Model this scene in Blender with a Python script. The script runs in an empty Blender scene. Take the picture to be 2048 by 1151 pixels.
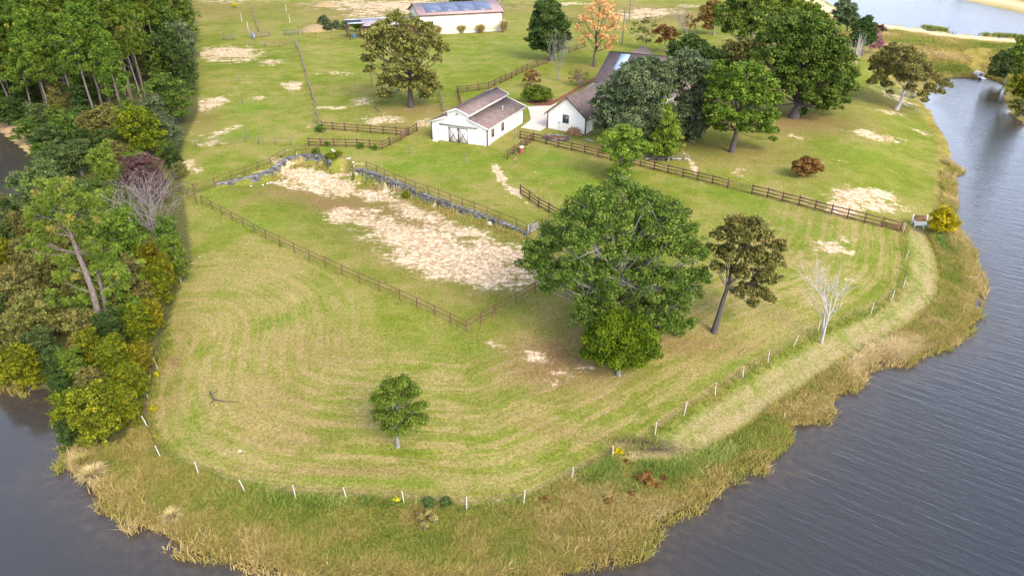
import bpy, math, random
import numpy as np
from mathutils import Vector, Matrix
R = math.radians
scene = bpy.context.scene
COL = scene.collection

# ------------------------------------------------------------------ camera, sky, sun, exposure
CAM_H, PITCH, FPX = 37.0, 29.4, 1366.0        # focal length in pixels of a 2048 wide picture
cd = bpy.data.cameras.new("camera"); cam = bpy.data.objects.new("camera", cd); COL.objects.link(cam)
cam.location = (0, 0, CAM_H); cam.rotation_euler = (R(90 - PITCH), 0, 0)
cd.sensor_width = 36.0; cd.lens = FPX / 2048 * 36.0; cd.clip_start = 0.5; cd.clip_end = 6000
scene.camera = cam
SUN_EL, SUN_AZ = 40.0, 148.0                  # azimuth clockwise from +Y: the sun stands behind the camera and to its right
world = bpy.data.worlds.new("World"); scene.world = world; world.use_nodes = True
wn = world.node_tree; bgn = wn.nodes["Background"]
sky = wn.nodes.new("ShaderNodeTexSky"); sky.sky_type = 'NISHITA'; sky.sun_disc = False
sky.sun_elevation = R(SUN_EL); sky.sun_rotation = R(SUN_AZ); sky.dust_density = 4.5; sky.air_density = 1.0; sky.ozone_density = 1.0
hs = wn.nodes.new("ShaderNodeHueSaturation"); hs.inputs["Saturation"].default_value = 0.9; hs.inputs["Value"].default_value = 1.0
wn.links.new(sky.outputs[0], hs.inputs["Color"]); 
# thin bright cloud, brightest low over the horizon, with soft banks
tcw = wn.nodes.new("ShaderNodeTexCoord"); sxw = wn.nodes.new("ShaderNodeSeparateXYZ"); wn.links.new(tcw.outputs["Generated"], sxw.inputs[0])
def wmath(op, a, b):
    x = wn.nodes.new("ShaderNodeMath"); x.operation = op
    for i, v in enumerate((a, b)):
        if isinstance(v, (int, float)): x.inputs[i].default_value = v
        else: wn.links.new(v, x.inputs[i])
    return x.outputs[0]
low = wmath('POWER', wmath('SUBTRACT', 1.0, wmath('MAXIMUM', sxw.outputs[2], 0.0)), 1.4)
nzw = wn.nodes.new("ShaderNodeTexNoise"); nzw.inputs["Scale"].default_value = 2.2; nzw.inputs["Detail"].default_value = 5; wn.links.new(tcw.outputs["Generated"], nzw.inputs["Vector"])
fac_ = wmath('MULTIPLY', low, wmath('ADD', 0.45, wmath('MULTIPLY', nzw.outputs[0], 1.1)))
cl = wn.nodes.new("ShaderNodeVectorMath"); cl.operation = 'SCALE'; cl.inputs[0].default_value = (6.4, 7.3, 9.6); wn.links.new(fac_, cl.inputs["Scale"])
ad = wn.nodes.new("ShaderNodeVectorMath"); ad.operation = 'ADD'; wn.links.new(hs.outputs[0], ad.inputs[0]); wn.links.new(cl.outputs[0], ad.inputs[1]); wn.links.new(ad.outputs[0], bgn.inputs["Color"])
bgn.inputs["Strength"].default_value = 0.15
sl = bpy.data.lights.new("sun", 'SUN'); sl.energy = 1.35; sl.angle = R(24); sl.color = (1.0, 0.93, 0.82)
sun = bpy.data.objects.new("sun", sl); COL.objects.link(sun)
dv = Vector((math.sin(R(SUN_AZ)) * math.cos(R(SUN_EL)), math.cos(R(SUN_AZ)) * math.cos(R(SUN_EL)), math.sin(R(SUN_EL))))
sun.rotation_euler = dv.to_track_quat('Z', 'Y').to_euler(); sun.location = (60, 60, 90)
scene.view_settings.view_transform = 'Standard'; scene.view_settings.look = 'None'
scene.view_settings.exposure = 0.94; scene.view_settings.gamma = 1.0
scene.cycles.max_bounces = 6; scene.cycles.diffuse_bounces = 3; scene.cycles.transparent_max_bounces = 6

# ------------------------------------------------------------------ survey: photo pixel -> place on the ground
CP, SP = math.cos(R(PITCH)), math.sin(R(PITCH))
def ray(px, py):
    u = (px - 1024) / FPX; v = (py - 575.5) / FPX
    return np.array([u, CP - v * SP, -(SP + v * CP)])
def on_plane(px, py, z):
    d = ray(px, py); t = (z - CAM_H) / d[2]
    return np.array([d[0] * t, d[1] * t, z])
def at_y(px, py, Y):
    d = ray(px, py); t = Y / d[1]
    return np.array([d[0] * t, Y, CAM_H + d[2] * t])
def pxm(p):      # metres per photo pixel at a point
    dz = CAM_H - p[2]; return (p[1] * CP + dz * SP) / FPX

def plane_poly(pts, z): return np.array([on_plane(a, b, z)[:2] for a, b in pts])
def seg_dist(P, poly, closed=True):
    n = len(poly); best = np.full(len(P), 1e18); arc = np.zeros(len(P)); s0 = 0.0
    for i in range(n if closed else n - 1):
        a = poly[i]; b = poly[(i + 1) % n]; ab = b - a; L = math.hypot(*ab) + 1e-9
        t = np.clip(((P - a) @ ab) / (L * L), 0, 1)
        d = ((P - a - t[:, None] * ab) ** 2).sum(1)
        m = d < best; best[m] = d[m]; arc[m] = s0 + t[m] * L; s0 += L
    return np.sqrt(best), arc
def inside(P, poly):
    x, y = P[:, 0], P[:, 1]; r = np.zeros(len(P), bool); n = len(poly); j = n - 1
    for i in range(n):
        xi, yi = poly[i]; xj, yj = poly[j]
        c = ((yi > y) != (yj > y)); 
        with np.errstate(divide='ignore', invalid='ignore'):
            r ^= c & (x < (xj - xi) * (y - yi) / (yj - yi + 1e-12) + xi)
        j = i
    return r
def sdist(P, poly):      # positive outside
    d, _ = seg_dist(P, poly); return np.where(inside(P, poly), -d, d)
def ss(x, a, b):
    t = np.clip((x - a) / (b - a), 0, 1); return t * t * (3 - 2 * t)

LAKE = plane_poly([(-160, 205), (-60, 235), (0, 262), (35, 290), (78, 322), (70, 370), (25, 420), (-60, 520), (-130, 640), (-70, 745),
 (0, 775), (30, 770), (60, 782), (95, 776), (112, 792), (140, 797), (150, 830), (150, 880), (146, 915), (138, 928), (152, 948), (186, 968), (212, 1000),
 (255, 1022), (284, 1050), (338, 1066), (368, 1090), (430, 1106), (472, 1104), (530, 1130), (592, 1143), (636, 1153), (700, 1166), (800, 1176), (900, 1178),
 (1000, 1172), (1062, 1163), (1118, 1151), (1160, 1126), (1202, 1112), (1258, 1106), (1287, 1084), (1296, 1040), (1340, 1026), (1388, 1004),
 (1412, 972), (1450, 952), (1470, 934), (1522, 932), (1562, 904), (1582, 880), (1574, 850), (1622, 846), (1650, 820), (1670, 788), (1702, 770),
 (1718, 740), (1755, 722), (1802, 724), (1830, 704), (1880, 692), (1920, 664), (1950, 640), (1938, 618), (1952, 588), (1953, 558), (1938, 530),
 (1930, 500), (1906, 466), (1896, 430), (1899, 395), (1896, 352), (1916, 342), (1897, 330), (1902, 310), (1893, 280), (1870, 245), (1860, 222),
 (1842, 205), (1856, 180), (1880, 160), (1900, 153), (1950, 156), (1966, 150), (1990, 160), (2014, 170), (2010, 200), (2022, 230), (2052, 250),
 (2150, 325), (2300, 400)], 0.0)
LAKE = np.vstack([LAKE, [[170, 60], [260, 0], [260, -300], [-330, -300], [-330, 60], [-230, 150]]])
POND_Z = 3.2
POND = plane_poly([(1560, -45), (1620, -10), (1668, 20), (1720, 45), (1762, 54), (1800, 58), (1850, 63), (1900, 71), (1960, 78), (2048, 85), (2300, 104),
 (2300, 55), (2120, 45), (2048, 28), (1992, 16), (1940, 1), (1880, -22), (1760, -70)], POND_Z)
DIG = on_plane(740, 352, 2.0)[:2]
def H(P, dig=True):
    P = np.atleast_2d(np.asarray(P, float)); x, y = P[:, 0], P[:, 1]
    d1 = sdist(P, LAKE); d2 = sdist(P, POND)
    plate = 0.35 + np.interp(y, [0, 45, 100, 160, 400], [0, 0.35, 1.9, 3.2, 5.0])
    und = 0.18 * np.sin(x * 0.11 + 1.0) * np.sin(y * 0.083) + 0.1 * np.sin(x * 0.23 + y * 0.19)
    land = 0.32 * ss(d1, -0.3, 0.8) + plate * ss(d1, 0, 16) + und * ss(d1, 4, 20)
    z = np.where(d1 > 0, land, np.maximum(-0.1 + 0.16 * d1, -2.5))
    dam = 3.2 + 0.55 * ss(d2, 0, 1.6) - np.maximum(d2 - 8.0, 0) * 0.18
    z = np.maximum(z, np.where(d2 > 0, dam, -9))
    z = np.where(d2 < 0, np.maximum(3.1 + 0.2 * d2, 0.5), z)
    near = (y > 45) & (y < 110) & (x > -60) & (x < 20)
    if dig and near.any():
        q = P[near]; df, _ = seg_dist(q, ARENA[:2], False); ex = (1.5 * np.exp(-(((q[:, 0] - DIG[0]) ** 2 + (q[:, 1] - DIG[1]) ** 2) / (21.0 ** 2))) + .28) * ss(df, 1.0, 13.0)
        q2 = np.zeros(len(P)); q2[near] = np.where(inside(q, ARENA), ex, 0); z = z - q2
    return z
def h1(x, y, dig=True): return float(H([[x, y]], dig)[0])
def at(px, py, dig=True):
    z = 2.0
    for _ in range(7):
        p = on_plane(px, py, z); z = h1(p[0], p[1], dig)
    return np.array([p[0], p[1], z])
WALL_L = [(432, 371), (478, 361), (517, 351), (545, 341), (562, 328), (575, 318), (592, 313), (613, 311), (636, 311), (650, 314), (658, 324)]
WALL_R = [(711, 342), (722, 340), (747, 348), (759, 354), (788, 364), (819, 377), (851, 392), (880, 402), (925, 419), (975, 436), (1055, 469)]
ARENA = np.array([at(a, b, False)[:2] for a, b in [(931, 660), (400, 405)] + WALL_L + [(668, 322), (690, 318), (703, 325)] + WALL_R + [(1128, 548)]])

# ------------------------------------------------------------------ mesh builder
class MB:
    def __init__(s): s.v = []; s.f = []; s.t = []; s.n = 0; s.nt = []
    def add(s, v, f, tint=None):
        v = np.asarray(v, float).reshape(-1, 3); f = np.asarray(f, int)
        s.v.append(v); s.f.append(f + s.n); s.n += len(v)
        s.t.append(np.full(len(f), 0.5) if tint is None else np.broadcast_to(np.asarray(tint, float), (len(f),)).copy())
        return s
    def box(s, c, size, rz=0.0, ax=None, tint=0.5):
        hx, hy, hz = [k / 2 for k in size]
        v = np.array([[a, b, d] for d in (-hz, hz) for a, b in ((-hx, -hy), (hx, -hy), (hx, hy), (-hx, hy))])
        if ax is not None: v = v @ np.array(ax)
        elif rz: 
            cz, sz = math.cos(rz), math.sin(rz); v = np.stack([v[:, 0] * cz - v[:, 1] * sz, v[:, 0] * sz + v[:, 1] * cz, v[:, 2]], 1)
        return s.add(v + np.array(c), [[3, 2, 1, 0], [4, 5, 6, 7], [0, 1, 5, 4], [1, 2, 6, 5], [2, 3, 7, 6], [3, 0, 4, 7]], tint)
    def bar(s, a, b, w, h, tint=0.5):      # rectangular bar from a to b, w horizontal, h vertical
        a = np.array(a, float); b = np.array(b, float); d = b - a; L = np.linalg.norm(d); d /= L
        up = np.array([0, 0, 1.0]) if abs(d[2]) < 0.95 else np.array([0, 1.0, 0])
        sd = np.cross(d, up); sd /= np.linalg.norm(sd); up = np.cross(sd, d)
        return s.box((a + b) / 2, (L, w, h), ax=[d, sd, up], tint=tint)
    def tube(s, pts, rad, n=6, cap=True, tint=0.5):
        pts = np.asarray(pts, float); rad = np.broadcast_to(np.asarray(rad, float), (len(pts),))
        tg = np.gradient(pts, axis=0); tg /= (np.linalg.norm(tg, axis=1, keepdims=True) + 1e-9)
        ref = np.array([0.13, 0.31, 0.94]) if abs(tg[0][2]) < 0.8 else np.array([0.94, 0.2, 0.1])
        a = np.cross(tg, ref); a /= (np.linalg.norm(a, axis=1, keepdims=True) + 1e-9); b = np.cross(tg, a)
        th = np.arange(n) * 2 * math.pi / n
        ring = pts[:, None, :] + rad[:, None, None] * (a[:, None, :] * np.cos(th)[None, :, None] + b[:, None, :] * np.sin(th)[None, :, None])
        v = ring.reshape(-1, 3); f = []
        for i in range(len(pts) - 1):
            for j in range(n):
                k = (j + 1) % n; f.append([i * n + j, i * n + k, (i + 1) * n + k, (i + 1) * n + j])
        s.add(v, f, tint)
        if cap:
            m = len(pts) - 1
            for i, o in ((0, 0), (m, m * n)):
                s.add(np.vstack([ring[i], pts[i]]), [[j, (j + 1) % n, n] for j in range(n)], tint)
        return s
    def build(s, name, mat, parent=None, smooth=False):
        me = bpy.data.meshes.new(name)
        if s.v:
            V = np.vstack(s.v); me.vertices.add(len(V)); me.vertices.foreach_set("co", V.astype(np.float32).ravel())
            tot = np.concatenate([np.full(len(f), f.shape[1]) for f in s.f]); loops = np.concatenate([f.ravel() for f in s.f])
            st = np.zeros(len(tot), np.int32); st[1:] = np.cumsum(tot)[:-1]
            me.loops.add(len(loops)); me.loops.foreach_set("vertex_index", loops.astype(np.int32))
            me.polygons.add(len(tot)); me.polygons.foreach_set("loop_start", st)
            if smooth: me.polygons.foreach_set("use_smooth", np.ones(len(tot), bool))
            me.update(calc_edges=True)
            at_ = me.attributes.new("tint", 'FLOAT', 'FACE'); at_.data.foreach_set("value", np.concatenate(s.t).astype(np.float32))
        me.materials.append(mat)
        o = bpy.data.objects.new(name, me); COL.objects.link(o)
        if parent is not None: o.parent = parent
        return o
def tag(o, label=None, cat=None, group=None, kind=None):
    if label: o["label"] = label
    if cat: o["category"] = cat
    if group: o["group"] = group
    if kind: o["kind"] = kind
    return o
def empty(name, loc, rz=0, scale=None):
    o = bpy.data.objects.new(name, None); COL.objects.link(o); o.location = tuple(float(k) for k in loc); o.rotation_euler = (0, 0, rz)
    if scale is not None: o.scale = scale
    o.empty_display_size = 0.3; return o
def copy_tree(o, parent=None):
    c = o.copy(); COL.objects.link(c); c.parent = parent
    for ch in list(o.children): copy_tree(ch, c)
    return c
def inst(name, mesh, parent, loc=(0, 0, 0), rot=(0, 0, 0), scale=(1, 1, 1)):
    o = bpy.data.objects.new(name, mesh); COL.objects.link(o); o.parent = parent; o.location = loc; o.rotation_euler = rot; o.scale = scale; return o

# ------------------------------------------------------------------ materials
class NT:
    def __init__(s, name):
        s.m = bpy.data.materials.new(name); s.m.use_nodes = True; s.t = s.m.node_tree
        s.p = s.t.nodes["Principled BSDF"]; s.out = s.t.nodes["Material Output"]
    def n(s, typ, **kw):
        x = s.t.nodes.new(typ)
        for k, v in kw.items(): setattr(x, k, v)
        return x
    def setin(s, sock, v):
        if hasattr(v, "is_output") or isinstance(v, bpy.types.NodeSocket): s.t.links.new(v, sock)
        elif isinstance(v, (tuple, list)) and len(v) == 3 and sock.type == 'RGBA': sock.default_value = (*v, 1)
        else: sock.default_value = v
    def math(s, op, a, b=None, clamp=False):
        x = s.n("ShaderNodeMath", operation=op, use_clamp=clamp); s.setin(x.inputs[0], a)
        if b is not None: s.setin(x.inputs[1], b)
        return x.outputs[0]
    def mul(s, a, b): return s.math('MULTIPLY', a, b)
    def addm(s, a, b): return s.math('ADD', a, b)
    def mix(s, f, a, b, mode='MIX'):
        x = s.n("ShaderNodeMix", data_type='RGBA', blend_type=mode, clamp_factor=True); s.setin(x.inputs[0], f); s.setin(x.inputs[6], a); s.setin(x.inputs[7], b); return x.outputs[2]
    def pos(s): return s.n("ShaderNodeTexCoord").outputs["Object"]
    def mapv(s, v, scale=(1, 1, 1), rot=(0, 0, 0)):
        x = s.n("ShaderNodeMapping"); s.t.links.new(v, x.inputs[0]); x.inputs["Scale"].default_value = scale; x.inputs["Rotation"].default_value = rot; return x.outputs[0]
    def noise(s, v, scale, detail=4, rough=0.55, dist=0.0):
        x = s.n("ShaderNodeTexNoise"); s.t.links.new(v, x.inputs["Vector"]); x.inputs["Scale"].default_value = scale; x.inputs["Detail"].default_value = detail
        x.inputs["Roughness"].default_value = rough; x.inputs["Distortion"].default_value = dist; return x.outputs[0]
    def step(s, v, a, b):
        x = s.n("ShaderNodeMapRange", interpolation_type='SMOOTHSTEP'); s.setin(x.inputs[0], v); x.inputs[1].default_value = a; x.inputs[2].default_value = b; return x.outputs[0]
    def ramp(s, f, stops):
        x = s.n("ShaderNodeValToRGB"); s.setin(x.inputs[0], f); cr = x.color_ramp
        while len(cr.elements) < len(stops): cr.elements.new(0.5)
        for e, (p, c) in zip(cr.elements, stops): e.position = p; e.color = (*c, 1)
        return x.outputs[0]
    def attr(s, name, out=2):
        x = s.n("ShaderNodeAttribute", attribute_name=name); return x.outputs[out]
    def bump(s, h, st, dist=0.05):
        x = s.n("ShaderNodeBump"); s.setin(x.inputs["Height"], h); x.inputs["Strength"].default_value = st; x.inputs["Distance"].default_value = dist
        s.t.links.new(x.outputs[0], s.p.inputs["Normal"])
    def done(s, col=None, rough=0.8, spec=0.3):
        if col is not None: s.setin(s.p.inputs["Base Color"], col)
        s.setin(s.p.inputs["Roughness"], rough); s.p.inputs["Specular IOR Level"].default_value = spec; return s.m
def simple(name, c, c2=None, scale=3.0, rough=0.7, spec=0.3, stretch=(1, 1, 1), bump=0.0, dist=0.02):
    s = NT(name); v = s.mapv(s.pos(), stretch); nz = s.noise(v, scale, 5, 0.6)
    col = s.mix(s.step(nz, 0.3, 0.7), c, c2 if c2 else tuple(k * 0.75 for k in c))
    if bump: s.bump(nz, bump, dist)
    return s.done(col, rough, spec)
def leafmat(name, dark, mid, light, extra=None, trans=0.22):
    s = NT(name); t = s.attr("tint"); oi = s.n("ShaderNodeObjectInfo")
    stops = [(0.0, dark), (0.5, mid), (0.92, light)] + ([(1.0, extra)] if extra else [])
    col = s.ramp(t, stops)
    h = s.n("ShaderNodeHueSaturation"); s.t.links.new(col, h.inputs["Color"])
    rv = s.n("ShaderNodeMapRange"); s.t.links.new(oi.outputs["Random"], rv.inputs[0]); rv.inputs[3].default_value = 0.82; rv.inputs[4].default_value = 1.2
    s.t.links.new(rv.outputs[0], h.inputs["Value"])
    rh = s.n("ShaderNodeMapRange"); s.t.links.new(s.math('FRACT', s.mul(oi.outputs["Random"], 7.31)), rh.inputs[0]); rh.inputs[3].default_value = 0.485; rh.inputs[4].default_value = 0.515
    s.t.links.new(rh.outputs[0], h.inputs["Hue"])
    s.done(h.outputs[0], 0.6, 0.10)
    tr = s.n("ShaderNodeBsdfTranslucent"); s.t.links.new(h.outputs[0], tr.inputs[0])
    mx = s.n("ShaderNodeMixShader"); mx.inputs[0].default_value = trans
    s.t.links.new(s.p.outputs[0], mx.inputs[1]); s.t.links.new(tr.outputs[0], mx.inputs[2]); s.t.links.new(mx.outputs[0], s.out.inputs[0])
    return s.m
M = {}
M['oak'] = leafmat("leaf_oak", (0.031, 0.061, 0.009), (0.078, 0.132, 0.018), (0.189, 0.238, 0.041))
M['liveoak'] = leafmat("leaf_live_oak", (0.034, 0.055, 0.024), (0.081, 0.112, 0.050), (0.182, 0.210, 0.099))
M['olive'] = leafmat("leaf_olive", (0.058, 0.059, 0.013), (0.137, 0.132, 0.032), (0.260, 0.232, 0.070), (0.338, 0.195, 0.076))
M['dark'] = leafmat("leaf_dark", (0.018, 0.037, 0.010), (0.044, 0.081, 0.017), (0.111, 0.152, 0.038))
M['green'] = leafmat("leaf_green", (0.036, 0.067, 0.006), (0.104, 0.159, 0.017), (0.234, 0.293, 0.041))
M['lime'] = leafmat("leaf_lime", (0.049, 0.085, 0.009), (0.150, 0.220, 0.022), (0.312, 0.378, 0.059))
M['yellowgreen'] = leafmat("leaf_yellow_green", (0.036, 0.055, 0.004), (0.107, 0.137, 0.009), (0.286, 0.287, 0.013))
M['gold'] = leafmat("leaf_gold", (.055, .065, .005), (.15, .145, .009), (.34, .28, .014))
M['pine'] = leafmat("needle_pine", (0.031, 0.061, 0.009), (0.101, 0.165, 0.019), (0.234, 0.311, 0.045), (0.390, 0.293, 0.065), trans=0.3)
M['cedar'] = leafmat("needle_cedar", (.022, .055, .003), (.080, .145, .006), (.18, .25, .014))
M['orange'] = leafmat("leaf_orange", (.36, .19, .05), (.62, .37, .13), (.82, .58, .27))
M['rust'] = leafmat("leaf_rust", (.07, .035, .010), (.20, .10, .03), (.33, .19, .06), (.16, .19, .05))
M['maroon'] = leafmat("leaf_maroon", (.045, .022, .024), (.13, .065, .065), (.24, .15, .13))
M['pink'] = leafmat("twig_pink", (.16, .05, .09), (.33, .13, .19), (.45, .25, .25))
M['teal'] = leafmat("leaf_teal", (0.023, 0.046, 0.011), (0.065, 0.110, 0.028), (0.156, 0.213, 0.070))
M['yellow'] = leafmat("leaf_yellow", (.10, .09, .004), (.32, .24, .008), (.58, .42, .015))
M['mown'] = leafmat("tall_grass", (.10, .10, .02), (.28, .24, .07), (.50, .42, .20), (.62, .55, .33), trans=0.3)
M['marsh'] = None
M['bark'] = simple("bark", (.10, .085, .075), (.20, .18, .16), 4, 0.9, 0.1, (3, 3, .6), 0.6)
M['barkdark'] = simple("bark_dark", (.055, .045, .042), (.11, .095, .09), 4, 0.9, 0.1, (3, 3, .6), 0.6)
M['barkpine'] = simple("bark_pine", (.10, .078, .068), (.20, .165, .15), 3, 0.9, 0.1, (3, 3, .8), 0.6)
M['barktwig'] = simple("bark_twig_grey", (.20, .17, .17), (.32, .28, .28), 4, 0.85, 0.1)
M['barkpale'] = simple("bark_pale", (.30, .285, .265), (.50, .48, .45), 4, 0.85, 0.1, (3, 3, .6), 0.3)
M['barkgrey'] = simple("bark_grey", (.14, .13, .115), (.27, .255, .24), 4, 0.85, 0.1)
M['pipe'] = simple("rusty_pipe_paint", (.17, .065, .055), (.10, .045, .04), 2.5, 0.6, 0.3)
M['board'] = simple("stained_board", (.16, .075, .062), (.085, .045, .04), 1.8, 0.8, 0.2, (1, 1, 3))
M['oldpost'] = simple("weathered_post", (.12, .10, .085), (.22, .19, .17), 4, 0.9, 0.1)
M['white'] = simple("white_painted_boards", (.80, .79, .75), (.74, .72, .67), 0.8, 0.6, 0.3)
M['whitepost'] = simple("white_pvc_post", (.62, .58, .55), (.42, .38, .35), 2.0, 0.5, 0.4)
M['trim'] = simple("brown_trim", (.11, .06, .05), (.08, .045, .04), 3, 0.6, 0.3)
M['shutter'] = simple("brown_shutter", (.17, .10, .09), (.13, .075, .07), 6, 0.6, 0.3, (1, 1, 8))
M['wire'] = simple("rusty_wire", (.12, .08, .06), (.07, .05, .04), 5, 0.7, 0.3)
M['concrete'] = simple("pale_concrete", (.62, .55, .47), (.52, .45, .38), 0.7, 0.85, 0.2, bump=.1)
M['stone'] = simple("white_limestone", (.70, .67, .62), (.42, .39, .35), 2.5, 0.9, 0.2, bump=.6)
M['blackish'] = simple("dark_opening", (.015, .014, .014), (.03, .028, .028), 2, 0.7)
M['mulch'] = simple("red_mulch", (.22, .09, .05), (.13, .06, .04), 5, 0.95, 0.1, bump=.6)
M['timber'] = simple("grey_timber", (.20, .20, .20), (.10, .10, .105), 3, 0.9, 0.1, (1, 1, 4), .4)
M['log'] = simple("split_log", (.42, .27, .15), (.20, .11, .07), 5, 0.9, 0.1)
M['brick'] = simple("pale_brick", (.52, .47, .42), (.42, .36, .31), 2, 0.9, 0.1)
def shingles():
    s = NT("brown_shingles"); p = s.pos(); a = s.noise(s.mapv(p, (1.2, 1.2, 1)), 1.1, 6, 0.7); b = s.noise(s.mapv(p, (1, 1, 5)), 6.0, 3, 0.6)
    col = s.ramp(s.addm(s.mul(a, .6), s.mul(b, .4)), [(0.32, (.115, .083, .074)), (0.5, (.18, .137, .124)), (0.68, (.27, .22, .20))])
    s.bump(b, 0.3, 0.02); return s.done(col, 0.95, 0.03)
M['shingle'] = shingles()
M['metalroof'] = simple("brown_metal_roof", (.34, .235, .225), (.28, .19, .18), 0.6, 0.45, 0.4)
M['tanroof'] = simple("shed_roof_metal", (.42, .33, .36), (.34, .25, .27), 0.6, 0.4, 0.4)
M['redwall'] = simple("red_brown_siding", (.13, .045, .045), (.10, .035, .035), 1.5, 0.7)
M['paleroof'] = simple("galvanised_edge", (.45, .5, .6), (.35, .4, .5), 1, 0.35, 0.5)
def solar():
    s = NT("solar_glass"); p = s.pos()
    bt = s.n("ShaderNodeTexBrick", offset=0.0); s.t.links.new(p, bt.inputs[0]); bt.inputs["Scale"].default_value = 1.0; bt.inputs["Brick Width"].default_value = 1.0
    bt.inputs["Row Height"].default_value = 0.85; bt.inputs["Mortar Size"].default_value = 0.04
    bt.inputs["Color1"].default_value = (.07, .095, .17, 1); bt.inputs["Color2"].default_value = (.085, .11, .19, 1); bt.inputs["Mortar"].default_value = (.22, .24, .3, 1)
    return s.done(bt.outputs[0], 0.3, 0.5)
M['solar'] = solar()
M['skylight'] = simple("pale_blue_glass", (.36, .46, .58), (.30, .40, .52), 1, 0.5, 0.2)
M['glass'] = simple("window_glass", (.05, .09, .11), (.07, .12, .14), 1, 0.1, 0.6)
def siding(name, c1, c2):
    s = NT(name); p = s.pos(); w = s.n("ShaderNodeTexWave", wave_type='BANDS', bands_direction='X'); s.t.links.new(p, w.inputs[0]); w.inputs["Scale"].default_value = 1.55
    nz = s.noise(p, 0.6, 5); col = s.mix(s.step(nz, .35, .75), c1, c2); col = s.mix(s.mul(s.step(w.outputs[1], .0, .06), 1.0), tuple(k * .82 for k in c1), col)
    return s.done(col, 0.6, 0.3)
M['siding'] = siding("white_board_siding", (.80, .78, .72), (.72, .69, .63))
M['cream'] = siding("cream_metal_siding", (.82, .78, .66), (.74, .70, .58))
def slate():
    s = NT("stacked_slate"); v = s.attr("tint"); p = s.pos()
    nz = s.noise(p, 3.0, 5, .65)
    col = s.ramp(s.addm(s.mul(v, .6), s.mul(nz, .4)), [(0.2, (.045, .044, .045)), (0.5, (.14, .138, .138)), (0.9, (.33, .325, .32))])
    s.bump(nz, .5, .05); return s.done(col, .85, .2)
M['slate'] = slate()

# ------------------------------------------------------------------ ground sheet
FENCEPX = [(334, 687), (316, 738), (297, 797), (297, 856), (322, 915), (398, 949), (491, 984), (592, 997), (694, 1000), (809, 1010), (933, 1020), (1047, 1009),
           (1144, 960), (1225, 917), (1310, 870), (1368, 830), (1430, 791), (1485, 756), (1536, 724), (1587, 693), (1636, 664), (1742, 627), (1781, 603), (1806, 576), (1812, 520), (1806, 466)]
FENCEW = np.array([at(a, b)[:2] for a, b in FENCEPX])
PATH_IN = [(1250, 905), (1330, 905), (1400, 880), (1480, 830), (1560, 775), (1650, 722), (1740, 672), (1810, 630), (1850, 590), (1858, 545), (1850, 500), (1835, 460)]
PATH_OUT = [(1345, 880), (1400, 845), (1470, 800), (1560, 745), (1650, 695), (1720, 655), (1790, 605), (1830, 560), (1838, 510), (1826, 465)]
pin = np.array([at(a, b)[:2] for a, b in PATH_IN]); pout = np.array([at(a, b)[:2] for a, b in PATH_OUT])
def blobs(P, lst):
    out = np.zeros(len(P))
    for b in lst:
        px, py, rx, ry, s = b[:5]; c = at(px, py); m = pxm(c); ax = rx * m
        far = at(px, py - ry)[:2]; nr = at(px, py + ry)[:2]; ay = abs(far[1] - nr[1]) / 2
        skew = (far[0] - nr[0]) / 2 / ay
        dx = P[:, 0] - c[0]; dy = P[:, 1] - c[1]; dx = dx - dy * skew
        if len(b) > 5:      # tilt in degrees on the picture: turn the long axis
            a2 = at(px + rx * math.cos(R(b[5])), py - rx * math.sin(R(b[5])))[:2] - c[:2]; k = a2[1] / (abs(a2[0]) + 1e-6) * math.copysign(1, a2[0])
            dy = dy - dx * k
        q = (dx / ax) ** 2 + (dy / ay) ** 2
        out = np.maximum(out, s * np.exp(-q * 0.9))
    return out
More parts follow.
